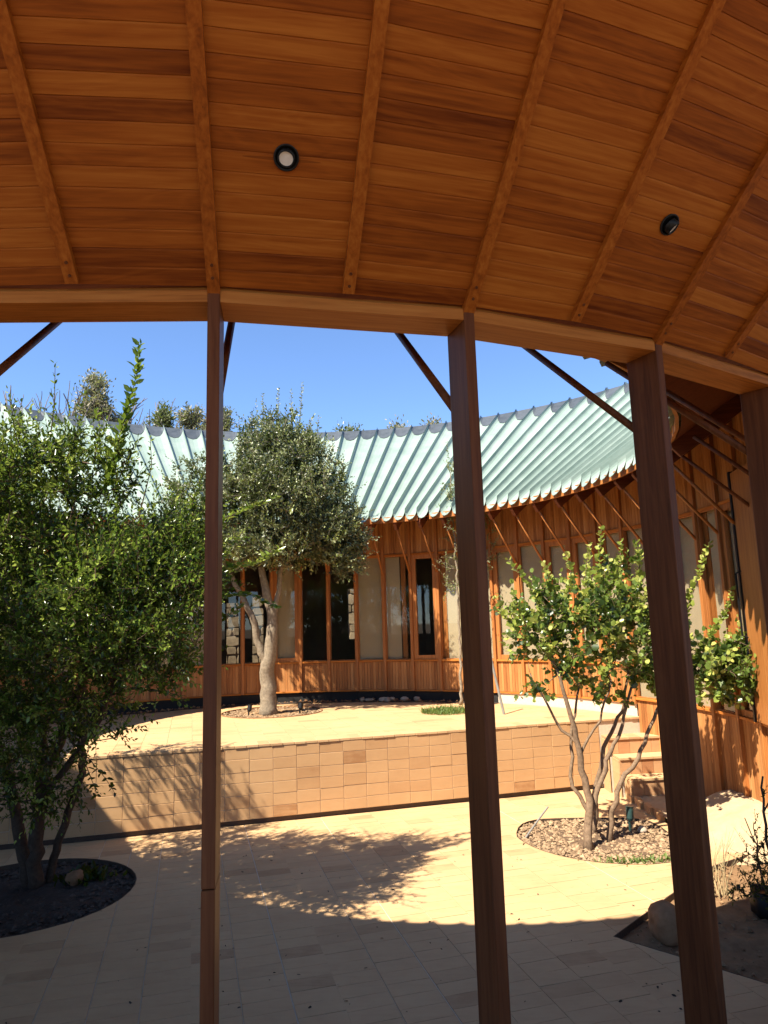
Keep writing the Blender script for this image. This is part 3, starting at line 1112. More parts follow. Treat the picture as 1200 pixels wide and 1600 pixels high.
# ------------------------------------------------------------------ gallery
PD_, PW_ = 0.194, 0.050
BB = EYE + 1.331              # underside of the ring beam
FLOOR_G = 0.30
posts = [TH0 + DTH * k for k in range(-7, 8)]
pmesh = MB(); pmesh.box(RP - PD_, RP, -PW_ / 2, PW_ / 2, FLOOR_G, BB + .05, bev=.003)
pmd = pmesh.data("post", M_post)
pj = MB()
pj.box(RP - PD_, RP, -PW_ / 2, PW_ / 2, FLOOR_G, 1.606, bev=.003)
pj.box(RP - PD_, RP, -PW_ / 2, PW_ / 2, 1.610, BB + .05, bev=.003)
pjd = pj.data("post", M_post)
bt = MB(); bt.tube([(RP - PD_ + .01, 0, 3.50), (5.13, 0, 4.37)], 0.021, 8)
btd = bt.data("brace", M_post, True)
hb = R(DTH / 2)
bm_ = MB()
def beam_pts(r, z, w):
    y = r * math.tan(hb) if False else None
    return y
ro, ri = RP - .004, RP - PD_
ang = hb - math.asin(PW_ / 2 / RP) - .0002
def bp(r, s, z):
    return (r * cos(ang), s * r * sin(ang), z)
bm_.hexa([bp(ri, -1, BB), bp(ro, -1, BB), bp(ro, 1, BB), bp(ri, 1, BB), bp(ri, -1, BB + .30), bp(ro, -1, BB + .05), bp(ro, 1, BB + .05), bp(ri, 1, BB + .30)])
bmd = bm_.data("ring_beam", M_wy)
for i, a in enumerate(posts):
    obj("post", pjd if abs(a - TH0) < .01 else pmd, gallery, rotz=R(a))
    obj("brace", btd, gallery, rotz=R(a))
    obj("ring_beam", bmd, gallery, rotz=R(a + DTH / 2))
# upper cladding above the beam on the court side
for i in range(-16, 16):
    a = TH0 + DTH / 2 * (i + .5)
    xg = (RP - .12) * cos(R(DTH / 4))
    w = (RP - .12) * math.tan(R(DTH / 4))
    m = boards(BB + .31, 5.18, 7, i, xg, w)
    obj("upper_cladding", m.data("upper_cladding", M_clad), gallery, rotz=R(a), kind="stuff")
cone_ring("cladding_backing", [(RP - .115, BB + .28), (RP - .115, 5.2)], M_inner, gallery, TH0 - 8 * DTH, TH0 + 8 * DTH, DTH / 2)

# ceiling boards: straight boards between neighbouring rafters
PITCH = 0.0545
RH = R(DTH / 4)
def board_mesh(k):
    ra, rb = 6.236 + PITCH * k + .0009, 6.236 + PITCH * (k + 1) - .0009
    c = .0022
    def pt(r, s, dz, inset=0):
        return (r * cos(RH) , s * (r * sin(RH) - .003 - inset), ceil_z(r) + dz)
    v = [pt(ra, -1, .018), pt(rb, -1, .018), pt(rb, 1, .018), pt(ra, 1, .018),
         pt(ra, -1, .0022), pt(rb, -1, .0022), pt(rb, 1, .0022), pt(ra, 1, .0022),
         pt(ra + c, -1, 0), pt(rb - c, -1, 0), pt(rb - c, 1, 0), pt(ra + c, 1, 0)]
    f = [(0, 1, 2, 3), (8, 11, 10, 9)]
    for i in range(4):
        j = (i + 1) % 4
        f.append((i, 4 + i, 4 + j, j))
        f.append((4 + i, 8 + i, 8 + j, 4 + j))
    return v, f
NROW = 26
bdata = []
for k in range(56):
    v, f = board_mesh(k)
    bdata.append((v, f))
bmesh_cache = [mesh_data("ceiling_board", *bdata[k], M_ceil) for k in range(NROW)]
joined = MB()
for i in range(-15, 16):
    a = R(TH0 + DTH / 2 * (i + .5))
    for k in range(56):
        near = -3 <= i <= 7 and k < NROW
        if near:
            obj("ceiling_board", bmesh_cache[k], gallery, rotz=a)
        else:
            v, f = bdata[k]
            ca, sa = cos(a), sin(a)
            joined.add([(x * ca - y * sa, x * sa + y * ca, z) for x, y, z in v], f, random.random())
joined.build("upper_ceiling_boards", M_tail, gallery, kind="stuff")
cone_ring("ceiling_backing", [(RP - .1, ceil_z(RP - .1) + .03), (9.32, ceil_z(9.32) + .03)], M_tail, gallery, TH0 - 8 * DTH, TH0 + 8 * DTH, DTH / 2)
# rafters under the boards
def rafter_mesh(rs):
    m = MB()
    re = 9.3
    y = .026
    z0 = lambda r: ceil_z(r) - .034
    prof = [(rs, z0(rs)), (re, z0(re)), (re, ceil_z(re) + .02), (rs, ceil_z(rs) + .02)]
    n = 4
    m.add([(r, -y, z) for r, z in prof] + [(r, y, z) for r, z in prof],
          [(0, 1, 2, 3)[::-1], (4, 5, 6, 7)] + [(i, (i + 1) % n, (i + 1) % n + n, i + n) for i in range(n)])
    return m
def bolt(m, r):
    c = Vector((r, 0, ceil_z(r) - .034)); nrm = Vector((.93, 0, -1)).normalized()
    m.tube([c + nrm * -.004, c + nrm * .004], .0065, 10)
rm_a = rafter_mesh(6.215).data("rafter", M_wx)
rm_b = rafter_mesh(6.262).data("rafter", M_wx)
blt = MB(); bolt(blt, 6.287); bolt(blt, 6.325)
bltd = blt.data("bolt_heads", M_post)
for i in range(-15, 16):
    r_ = obj("rafter", rm_a if i % 2 == 0 else rm_b, gallery, rotz=R(TH0 + DTH / 2 * i))
    obj("bolt_heads", bltd, r_)
# gallery floor and its edge, back wall
cone_ring("gallery_floor", [(6.02, -.05), (6.02, FLOOR_G), (10.6, FLOOR_G)], M_infloor, gallery, TH0 - 8 * DTH, TH0 + 8 * DTH, DTH / 2)

op_ = MB(); op_.box(10.35, 10.5, -.07, .07, FLOOR_G, 5.75, bev=.006)
opd = op_.data("outer_post", M_post)
for k in range(-5, 6):
    obj("outer_post", opd, gallery, rotz=R(TH0 + DTH * 1.5 * k))
bounce_ring = MB()  # unseen pale ground added to bounce sunlight onto the gallery ceiling
for k in range(72):
    p = [pol(10.6, k * 5), pol(24, k * 5), pol(24, k * 5 + 5), pol(10.6, k * 5 + 5)]
    n = len(bounce_ring.v)
    bounce_ring.v += [(q[0] + CX, q[1] + CY, -.04) for q in p]; bounce_ring.t += [.5] * 4
    bounce_ring.f.append((n, n + 1, n + 2, n + 3))
bounce_ring.build("bounce_ground", M_bank, kind="structure")

# ceiling spotlights
def spotlight(name, ang_, r, label, tilt):
    base = Vector((CX + r * cos(R(ang_)), CY + r * sin(R(ang_)), ceil_z(r)))
    nrm = Vector((.93 * cos(R(ang_)), .93 * sin(R(ang_)), -1)).normalized()
    t = thing(name, label, "spotlight", base, "black spotlights recessed in the gallery ceiling")
    q = nrm.to_track_quat('Z', 'Y').to_matrix()
    def loc(p):
        return q @ Vector(p)
    def ringed(prof, n=28):
        v, f = [], []
        for r_, z_ in prof:
            for k in range(n):
                v.append(loc((r_ * cos(2 * pi * k / n), r_ * sin(2 * pi * k / n), z_)))
        for i in range(len(prof) - 1):
            for k in range(n):
                k2 = (k + 1) % n
                f.append((i * n + k, i * n + k2, (i + 1) * n + k2, (i + 1) * n + k))
        return v, f
    v, f = ringed([(.047, -.002), (.048, .004), (.042, .006), (.040, -.004), (.001, -.004)])
    obj("trim_ring", mesh_data("trim_ring", v, f, M_black, True), t)
    tq = Matrix.Rotation(tilt[0], 3, 'X') @ Matrix.Rotation(tilt[1], 3, 'Y')
    v, f = [], []
    n = 24
    prof = [(.033, -.004), (.033, tilt[2]), (.027, tilt[2] + .001), (.026, tilt[2] - .006)]
    for r_, z_ in prof:
        for k in range(n):
            v.append(loc(tq @ Vector((r_ * cos(2 * pi * k / n), r_ * sin(2 * pi * k / n), z_))))
    for i in range(3):
        for k in range(n):
            k2 = (k + 1) % n
            f.append((i * n + k, i * n + k2, (i + 1) * n + k2, (i + 1) * n + k))
    obj("lamp_barrel", mesh_data("lamp_barrel", v, f, M_black, True), t)
    v = [loc(tq @ Vector((.0275 * cos(2 * pi * k / n), .0275 * sin(2 * pi * k / n), tilt[2] - .004))) for k in range(n)]
    v.append(loc(tq @ Vector((0, 0, tilt[2] - .005))))
    obj("lamp_lens", mesh_data("lamp_lens", v, [(k, (k + 1) % n, n) for k in range(n)], M_lens, True), t)
spotlight("ceiling_spotlight", -79.34, 6.609, "round black ceiling spotlight facing straight down between the first and second thin posts", (0.16, -0.10, .014))
spotlight("ceiling_spotlight", -64.15, 6.614, "black ceiling spotlight with its barrel swivelled out, near the right edge of the ceiling", (0.35, 0.55, .028))

# ------------------------------------------------------------------ stone garden wall behind the house, plus an added unseen ring
gw = thing("stone_garden_wall", "rough stone wall glimpsed through the far windows, with a low added ring out of view", "wall", (CX, CY, 0))
core = MB()
sw = MB()
rng = random.Random(3)
for i in range(144):
    a0, a1 = 70 + i * 2.5, 72.5 + i * 2.5
    top_ = 4.6 if i < 20 else 2.0  # low stretch is an unseen extension added to block sky near the horizon
    p = [pol(15.0, a0), pol(15.4, a0), pol(15.4, a1), pol(15.0, a1)]
    core.hexa([(q[0], q[1], 0) for q in p] + [(q[0], q[1], top_) for q in p])
core.build("wall_core", M_gap, gw)
z = 0.3
while z < 4.5:
    h = rng.uniform(.22, .42)
    a = 72.0
    while a < 118:
        da = rng.uniform(1.0, 2.4)
        c = []
        for (fa, fz) in ((.06, .05), (.5, .0), (.94, .06), (1.0, .5), (.93, .94), (.5, 1.0), (.07, .93), (.0, .5)):
            c.append((a + da * (fa + rng.uniform(-.05, .05)), z + h * (fz + rng.uniform(-.06, .06))))
        pr = rng.uniform(.03, .09)
        vs = [pol(15.01, x, y) for x, y in c] + [pol(15.0 - pr, a + da / 2 + (x - a - da / 2) * .86, z + h / 2 + (y - z - h / 2) * .86) for x, y in c]
        sw.add(vs, [tuple(range(8, 16))] + [(k, (k + 1) % 8, 8 + (k + 1) % 8, 8 + k) for k in range(8)], rng.random())
        a += da
    z += h
sw.build("wall_stones", M_stone, gw, kind="stuff")

# ------------------------------------------------------------------ plants
def leaves_mesh(name, P, D, S, T, mat, aspect=0.5, fold=0.25, round_=False):
    P, D, S, T = (np.asarray(x, dtype=np.float64) for x in (P, D, S, T))
    n = len(P)
    D = D / (np.linalg.norm(D, axis=1, keepdims=True) + 1e-9)
    up = RNG.normal(size=(n, 3)) * 0.9 + np.array([0, 0, 0.9])
    A = np.cross(D, up)
    A /= (np.linalg.norm(A, axis=1, keepdims=True) + 1e-9)
    B = np.cross(A, D)
    S1 = S[:, None]
    W = S1 * aspect * 0.5
    droop = -B * S1 * 0.12
    if round_:
        fr = ((0.22, 0.95), (0.68, 1.0))
    else:
        fr = ((0.25, 0.85), (0.62, 0.80))
    p0 = P
    tip = P + D * S1 + droop
    l1 = P + D * S1 * fr[0][0] + A * W * fr[0][1] + B * W * fold
    l2 = P + D * S1 * fr[1][0] + A * W * fr[1][1] + B * W * fold + droop * .4
    r1 = P + D * S1 * fr[0][0] - A * W * fr[0][1] + B * W * fold
    r2 = P + D * S1 * fr[1][0] - A * W * fr[1][1] + B * W * fold + droop * .4
    V = np.stack([p0, r1, r2, tip, l2, l1], axis=1).reshape(-1, 3)
    idx = np.arange(n)[:, None] * 6
    F = np.concatenate([idx + np.array([[0, 1, 2, 3]]), idx + np.array([[0, 3, 4, 5]])], axis=1).reshape(-1)
    m = bpy.data.meshes.new(name)
    m.vertices.add(len(V)); m.vertices.foreach_set("co", V.reshape(-1).astype(np.float32))
    m.loops.add(len(F)); m.loops.foreach_set("vertex_index", F.astype(np.int32))
    m.polygons.add(n * 2)
    m.polygons.foreach_set("loop_start", (np.arange(n * 2) * 4).astype(np.int32))
    m.polygons.foreach_set("loop_total", np.full(n * 2, 4, dtype=np.int32))
    a = m.attributes.new("tone", 'FLOAT', 'POINT')
    a.data.foreach_set("value", np.repeat(T, 6).astype(np.float32))
    m.materials.append(mat)
    m.update(); m.validate()
    return m

def resample(pts, step):
    pts = [np.array(p, float) for p in pts]
    out = [pts[0]]
    for a, b in zip(pts[:-1], pts[1:]):
        n = max(1, int(np.linalg.norm(b - a) / step))
        for k in range(1, n + 1):
            out.append(a + (b - a) * k / n)
    return out

def sample_blobs(blobs, rng, inner=0.45):
    out = []
    for (cx, cy, cz, rx, ry, rz, n) in blobs:
        d = rng.normal(size=(n, 3)); d /= np.linalg.norm(d, axis=1, keepdims=True)
        rr = rng.random(n) ** inner
        out.append(np.array([cx, cy, cz]) + d * rr[:, None] * np.array([rx, ry, rz]))
    return np.concatenate(out)

def make_tree(name, label, cat, base, stems, blobs, leaf, mat_leaf, mat_bark, shoots=(), nsh=4, shl=(.12, .3), gap=.022,
              size=(.03, .055), tone=(.15, .75), up=.35, seedv=1, aspect=.5, round_=False, inner=.45, tip_r=.0035, group=None, young=.25, cut=None, mid_leaf=.4):
    rng = np.random.default_rng(seedv)
    root = thing(name, label, cat, base, group)
    B = np.array(base)
    nodes, par, floor_r, paths = [], [], [], []
    for pts, r0, r1 in stems:
        pp = resample([np.array(p) - B for p in pts], .1)
        a = None
        if nodes:
            d = np.linalg.norm(np.array(nodes) - pp[0], axis=1)
            if d.min() < .25:
                a = int(d.argmin())
        path = [] if a is None else [a]
        for i, p in enumerate(pp):
            if i > 0 and i < len(pp) - 1:
                p = p + rng.normal(size=3) * .011
            nodes.append(p); par.append(path[-1] if path else -1)
            floor_r.append(r0 + (r1 - r0) * i / max(1, len(pp) - 1))
            path.append(len(nodes) - 1)
        paths.append(path)
    T = sample_blobs(blobs, rng, inner) - B
    if cut is not None:
        T = T[[not cut(p + B) for p in T]]
    arr = np.array(nodes)
    cen = arr.mean(0)
    order = np.argsort([np.linalg.norm(arr - t, axis=1).min() for t in T])
    LP, LD, LS, LT = [], [], [], []
    tw = MB()
    lo, hi = size
    def leaf_at(p, d, tn, s=1.0):
        LP.append(p); LD.append(d); LS.append(rng.uniform(lo, hi) * s); LT.append(min(1, max(0, tn)))
    def shoot(p0, d, L, tn, r=.0022, sz=1.0, dens=1.0, ytip=True):
        d = d / np.linalg.norm(d)
        n = max(3, int(L / gap * dens))
        bend = rng.normal(size=3) * .25 * L + np.array([0, 0, .12 * L])
        a = rng.uniform(0, 6.28)
        pl = []
        for i in range(n + 1):
            t = i / n
            p = p0 + d * L * t + bend * t * t
            pl.append(p)
            if t < .12:
                continue
            a += 2.4
            q = np.cross(d, [cos(a), sin(a), .3]); q /= np.linalg.norm(q) + 1e-9
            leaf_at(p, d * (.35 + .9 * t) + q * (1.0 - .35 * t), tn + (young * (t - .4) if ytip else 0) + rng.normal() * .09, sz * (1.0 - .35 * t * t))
        st = pl[::max(1, n // 3)]
        tw.tube(st + [pl[-1]], [r * (1 - .6 * i / len(st)) for i in range(len(st))] + [r * .3], 3, cap=False)
    for ti in order:
        t = T[ti]
        A = np.array(nodes)
        d = np.linalg.norm(A - t, axis=1) + np.maximum(0, A[:, 2] - t[2]) * .8
        k = int(d.argmin())
        p0 = A[k]
        L = np.linalg.norm(t - p0)
        n = max(2, int(L / .12))
        pd = (p0 - nodes[par[k]]) if par[k] >= 0 else np.array([0, 0, .1])
        pd = pd / (np.linalg.norm(pd) + 1e-9)
        c = p0 + pd * L * .35 + np.array([0, 0, .08 * L]) + rng.normal(size=3) * .05 * L
        path = [k]
        for i in range(1, n + 1):
            s = i / n
            p = p0 * (1 - s) ** 2 + 2 * c * s * (1 - s) + t * s * s
            nodes.append(p); par.append(path[-1]); floor_r.append(tip_r)
            path.append(len(nodes) - 1)
        paths.append(path)
        out = t - cen
        out = out / (np.linalg.norm(out) + 1e-9)
        tb = rng.uniform(*tone)
        fd = nodes[path[-1]] - nodes[path[-2]]
        fd = fd / (np.linalg.norm(fd) + 1e-9)
        for _ in range(nsh):
            dd = rng.normal(size=3) * .75 + out * .45 + fd * .5 + np.array([0, 0, up])
            q = path[-1] if rng.random() < .6 else path[max(1, len(path) - 2)]
            shoot(nodes[q], dd, rng.uniform(*shl), tb)
        for q in path[max(1, int(len(path) * (1 - mid_leaf))):]:
            for _ in range(3):
                leaf_at(nodes[q], rng.normal(size=3) + np.array([0, 0, .3]), tb - .1 + rng.normal() * .1)
    # radii by counting what each node carries
    cnt = np.ones(len(nodes))
    for i in range(len(nodes) - 1, -1, -1):
        if par[i] >= 0:
            cnt[par[i]] += cnt[i] * 1.0 if False else 0
    load = np.zeros(len(nodes))
    ch = np.zeros(len(nodes), int)
    for i in range(len(nodes)):
        if par[i] >= 0:
            ch[par[i]] += 1
    for i in range(len(nodes) - 1, -1, -1):
        if ch[i] == 0:
            load[i] += 1
        if par[i] >= 0:
            load[par[i]] += load[i]
    rad = np.maximum(np.array(floor_r), tip_r * load ** .42)
    for i, p_ in enumerate(par):      # never thicker than the parent
        if p_ >= 0:
            rad[i] = min(rad[i], rad[p_] * 1.02)
    wood_ = MB()
    for path in paths:
        rr = [rad[i] for i in path]
        rr[0] = min(rr[0], rr[1] * 1.15) if len(rr) > 1 else rr[0]
        if par[path[0]] < 0 and floor_r[path[0]] > tip_r:
            rr[0] *= 1.25
        ns = 9 if max(rr) > .03 else (6 if max(rr) > .01 else 4)
        wood_.tube([nodes[i] for i in path], rr, ns)
    for (pts, dens, sz, tn) in shoots:
        pp = [np.array(p) - B for p in pts]
        k = int(np.linalg.norm(np.array(nodes) - pp[0], axis=1).argmin())
        pl = resample([nodes[k]] + pp, .05)
        wood_.tube(pl, [.0075 * (1 - .75 * i / len(pl)) for i in range(len(pl))], 5)
        a = 0
        for i, p in enumerate(pl[2:]):
            t = i / len(pl)
            dd = pl[min(i + 3, len(pl) - 1)] - pl[i + 1]
            dd = dd / (np.linalg.norm(dd) + 1e-9)
            for _ in range(dens):
                a += 2.4
                q = np.array([cos(a), sin(a), .2])
                leaf_at(p + rng.normal(size=3) * .008, q + dd * .7, tn + rng.normal() * .1, sz * (1.15 - .45 * t))
    n0 = len(wood_.v)
    wood_.v += tw.v; wood_.t += tw.t
    wood_.f += [tuple(i + n0 for i in f) for f in tw.f]
    wood_.build("trunk", mat_bark, root, smooth=True)
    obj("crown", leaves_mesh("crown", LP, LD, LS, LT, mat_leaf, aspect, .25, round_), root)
    return root, len(LP)

# left tree: dark, many stemmed, reaching up past the roof line
left_cut = lambda p: False
t1, n1 = make_tree("courtyard_tree", "tall many-stemmed dark green tree filling the left side of the courtyard", "tree", (-3.70, 7.70, -0.05),
    [([(-3.70, 7.70, -.05), (-3.66, 7.55, .35), (-3.58, 7.4, .75), (-3.45, 7.2, 1.1), (-3.2, 7.0, 1.5), (-2.95, 6.8, 2.0), (-2.75, 6.6, 2.5)], .075, .028),
     ([(-3.78, 7.72, -.05), (-3.84, 7.6, .5), (-3.95, 7.5, 1.1), (-4.1, 7.3, 1.7), (-4.15, 7.0, 2.4)], .07, .03),
     ([(-3.66, 7.55, .35), (-3.55, 7.5, .9), (-3.52, 7.3, 1.5), (-3.5, 7.1, 2.2), (-3.45, 6.8, 2.9)], .05, .022),
     ([(-3.62, 7.8, -.05), (-3.42, 7.62, .5), (-3.2, 7.5, 1.1), (-3.16, 7.4, 1.7), (-3.1, 7.2, 2.4), (-3.0, 6.8, 3.1)], .045, .02),
     ([(-3.5, 7.3, .95), (-3.1, 7.05, 1.3), (-2.75, 6.85, 1.75), (-2.55, 6.7, 2.2), (-2.3, 6.5, 2.6)], .035, .016)],
    [(-2.95, 6.3, 2.9, 1.2, 1.25, 1.05, 520), (-4.1, 6.6, 2.9, 1.15, 1.2, 1.25, 380), (-2.2, 6.0, 2.75, .66, .8, .7, 210),
     (-3.3, 6.6, 1.75, 1.1, .9, .45, 150), (-3.2, 6.0, 3.95, 1.05, .8, .45, 170), (-2.2, 6.5, 2.2, .55, .4, .25, 36), (-4.1, 6.3, 3.9, .9, .8, .5, 130), (-1.95, 6.7, 3.2, .42, .5, .65, 110), (-3.55, 7.1, 1.15, .6, .5, .4, 60), (-4.3, 7.8, 3.4, .8, .7, .7, 80)],
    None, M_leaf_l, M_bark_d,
    shoots=[([(-2.44, 6.0, 3.75), (-2.34, 6.0, 4.2), (-2.25, 6.0, 4.55), (-2.19, 6.0, 4.82), (-2.17, 6.0, 5.10)], 5, 2.0, .7),  # upper shoots get brighter leaf tones in place of sunlight
            ([(-2.0, 6.5, 3.0), (-1.6, 6.8, 3.1), (-1.3, 7.0, 3.18), (-1.08, 7.0, 3.3)], 5, 1.6, .9), ([(-2.0, 6.5, 2.7), (-1.6, 6.8, 2.85), (-1.35, 7.0, 2.86), (-1.12, 7.0, 2.74)], 5, 1.7, .6),
            ([(-2.0, 6.5, 3.3), (-1.6, 6.8, 3.6), (-1.35, 7.0, 3.75), (-1.1, 7.0, 3.85)], 4, 1.5, .8), ([(-2.0, 6.5, 2.6), (-1.7, 6.8, 2.55), (-1.45, 7.0, 2.75)], 5, 1.6, .5),
            ([(-3.6, 6.0, 4.1), (-3.62, 6.0, 4.5), (-3.55, 6.0, 4.72)], 2, 1.0, .85), ([(-2.55, 6.0, 4.0), (-2.5, 6.0, 4.3), (-2.53, 6.0, 4.5)], 3, 1.0, .85),
            ([(-2.95, 6.0, 4.1), (-2.92, 6.0, 4.6), (-2.93, 6.0, 4.95)], 2, .95, .75),
            ([(-2.75, 6.05, 4.0), (-2.72, 6.05, 4.4), (-2.68, 6.05, 4.66)], 2, .9, .75),
            ([(-3.25, 6.0, 4.0), (-3.3, 6.0, 4.35), (-3.28, 6.0, 4.6)], 2, .9, .8),
            ([(-2.1, 5.9, 3.5), (-2.0, 5.9, 3.95), (-2.02, 5.9, 4.2)], 2, .9, .8),
            ([(-2.75, 6.4, 1.9), (-2.84, 6.5, 1.55), (-2.7, 6.5, 1.42), (-2.55, 6.5, 1.25), (-2.46, 6.5, 1.12)], 2, 1.5, .2),
            ([(-2.95, 6.5, 1.7), (-2.72, 6.5, 1.35), (-2.62, 6.5, 1.12)], 2, 1.4, .2),
            ([(-2.5, 6.5, 2.0), (-2.3, 6.5, 2.02), (-2.0, 6.5, 1.98), (-1.85, 6.5, 1.92)], 2, 1.3, .3)],
    nsh=4, shl=(.13, .33), gap=.021, size=(.034, .068), tone=(.1, .95), seedv=3, aspect=.5)

# centre tree on the terrace: olive grey crown
t2, n2 = make_tree("terrace_tree", "grey-green round-crowned tree with forked pale trunk standing on the terrace", "tree", (-2.17, 12.9, TZ - .03),
    [([(-2.17, 12.9, TZ - .03), (-2.18, 12.9, 1.35), (-2.19, 12.9, 1.62), (-2.18, 12.88, 1.88), (-2.10, 12.85, 2.3), (-2.07, 12.85, 2.7), (-2.22, 12.8, 3.25), (-2.3, 12.8, 3.7)], .16, .055),  # darkest tones stand in for shade, brightest for sun on the leaves
     ([(-2.18, 12.88, 1.80), (-2.36, 12.85, 2.3), (-2.42, 12.8, 2.7), (-2.62, 12.8, 3.05), (-2.9, 12.8, 3.6)], .075, .04),
     ([(-2.07, 12.85, 2.7), (-1.98, 12.85, 3.2), (-1.92, 12.85, 3.7), (-1.75, 12.85, 4.2)], .06, .03)],
    [(-1.80, 12.75, 4.95, 1.15, 1.1, 1.15, 640), (-3.05, 12.75, 4.75, 1.1, 1.0, 1.0, 230), (-1.0, 12.7, 4.15, .66, .8, .62, 240), (-2.2, 12.6, 3.95, 1.2, .9, .5, 220), (-.78, 12.6, 3.75, .36, .4, .36, 60),
     (-1.95, 12.7, 5.9, .8, .7, .5, 130)],
    None, M_leaf_c, M_bark_g,
    shoots=[([(-1.95, 12.6, 6.0), (-1.93, 12.6, 6.5), (-1.92, 12.6, 6.95)], 3, .9, .8), ([(-1.55, 12.6, 5.9), (-1.5, 12.6, 6.6), (-1.47, 12.6, 7.05)], 3, .9, .85),
            ([(-1.7, 12.6, 6.0), (-1.68, 12.6, 6.5), (-1.68, 12.6, 6.9)], 2, .9, .8), ([(-2.2, 12.6, 6.0), (-2.2, 12.6, 6.4), (-2.22, 12.6, 6.85)], 3, .9, .8),
            ([(-1.3, 12.6, 5.8), (-1.2, 12.6, 6.1), (-1.17, 12.6, 6.4)], 2, .9, .8), ([(-2.6, 12.6, 5.6), (-2.65, 12.6, 6.1), (-2.66, 12.6, 6.4)], 2, .9, .8),
            ([(-2.45, 12.6, 5.8), (-2.42, 12.6, 6.2), (-2.42, 12.6, 6.5)], 2, .9, .8)],
    nsh=5, shl=(.12, .32), gap=.024, size=(.048, .084), tone=(.1, 1.0), seedv=5, aspect=.55, young=.2)

# right shrub: several bare stems from the pebble bed, round bright leaves
t3, n3 = make_tree("courtyard_shrub", "bushy shrub with bare forked stems and round yellow-green leaves rising from the pebble bed", "shrub", (2.30, 8.55, -.04),
    [([(2.19, 8.35, -.05), (2.21, 8.4, .22), (2.27, 8.45, .45), (2.20, 8.45, .8), (2.16, 8.42, 1.18), (2.06, 8.4, 1.6), (1.98, 8.4, 1.95)], .052, .018),
     ([(2.21, 8.4, .22), (2.36, 8.5, .5), (2.52, 8.55, .88), (2.76, 8.6, 1.25), (2.9, 8.6, 1.7)], .036, .015),
     ([(2.50, 8.6, -.05), (2.56, 8.6, .3), (2.68, 8.62, .62), (2.98, 8.65, .95), (3.2, 8.65, 1.4), (3.45, 8.65, 1.9)], .036, .014),
     ([(2.16, 8.45, 1.1), (1.95, 8.5, 1.32), (1.82, 8.5, 1.62), (1.68, 8.5, 1.9)], .018, .010),
     ([(2.42, 8.95, -.05), (2.48, 8.9, .5), (2.6, 8.9, .95), (2.85, 8.85, 1.4), (2.95, 8.8, 1.9)], .036, .014),
     ([(2.19, 8.45, .95), (2.45, 8.45, 1.35), (2.62, 8.45, 1.8)], .018, .010),
     ([(2.27, 8.5, .3), (2.12, 8.6, .6), (2.14, 8.65, 1.1), (2.3, 8.7, 1.7)], .026, .012)],
    [(2.35, 8.55, 2.45, .68, .6, .66, 62), (2.95, 8.6, 2.45, .6, .6, .80, 74), (1.72, 8.55, 2.4, .46, .4, .55, 32), (3.55, 8.6, 1.9, .6, .5, .4, 52), (4.1, 8.5, 1.85, .45, .4, .4, 60), (2.6, 8.6, 1.75, 1.1, .5, .3, 26)],
    None, M_leaf_s, M_bark_s,
    shoots=[([(2.5, 8.5, 2.8), (2.6, 8.5, 3.2), (2.66, 8.5, 3.6)], 3, 1.0, .85), ([(3.05, 8.5, 2.9), (3.1, 8.5, 3.2), (3.08, 8.5, 3.42)], 3, 1.0, .9), ([(2.4, 8.5, 2.8), (2.43, 8.5, 3.1), (2.5, 8.5, 3.4)], 3, 1.0, .9), ([(2.0, 8.5, 2.7), (1.98, 8.5, 3.0), (1.92, 8.5, 3.2)], 3, 1.0, .9), ([(2.75, 8.5, 2.9), (2.85, 8.5, 3.2), (2.9, 8.5, 3.45)], 3, 1.0, .85),
            ([(2.2, 8.5, 2.8), (2.25, 8.5, 3.1), (2.2, 8.5, 3.3)], 3, 1.0, .9), ([(1.9, 8.5, 2.6), (1.7, 8.5, 3.0), (1.5, 8.5, 3.25)], 3, 1.0, .85),
            ([(1.6, 8.5, 2.4), (1.4, 8.5, 2.6), (1.32, 8.5, 2.8)], 3, 1.0, .85), ([(3.55, 8.6, 2.1), (3.7, 8.6, 2.75), (3.88, 8.55, 3.15), (3.97, 8.5, 3.38)], 4, 1.0, .85),
            ([(3.7, 8.6, 2.0), (3.95, 8.6, 2.35), (4.1, 8.5, 2.6), (4.18, 8.5, 2.82)], 4, 1.0, .85), ([(1.9, 8.5, 1.8), (1.6, 8.5, 1.75), (1.5, 8.5, 1.6)], 2, .9, .4)],
    nsh=4, shl=(.10, .26), gap=.027, size=(.042, .098), tone=(.0, .9), seedv=9, aspect=.85, round_=True, young=.5, mid_leaf=.22, tip_r=.0032)

# slender sapling beside the far facade
t4, n4 = make_tree("sapling", "slender pale sapling with sparse yellowish leaves half hidden behind the middle post", "tree", (1.32, 13.4, TZ),
    [([(1.32, 13.4, TZ), (1.35, 13.4, 1.8), (1.36, 13.4, 3.2), (1.34, 13.4, 4.4), (1.32, 13.4, 5.4)], .03, .01)],
    [(1.55, 13.3, 4.3, .62, .5, 1.0, 40), (1.9, 13.3, 4.2, .35, .4, .9, 26), (1.3, 13.3, 5.3, .35, .3, .5, 14), (1.25, 13.3, 3.5, .35, .3, .7, 14)],
    None, M_leaf_y, M_bark_g, nsh=3, shl=(.12, .25), gap=.03, size=(.035, .065), tone=(.2, .8), seedv=13, aspect=.5)

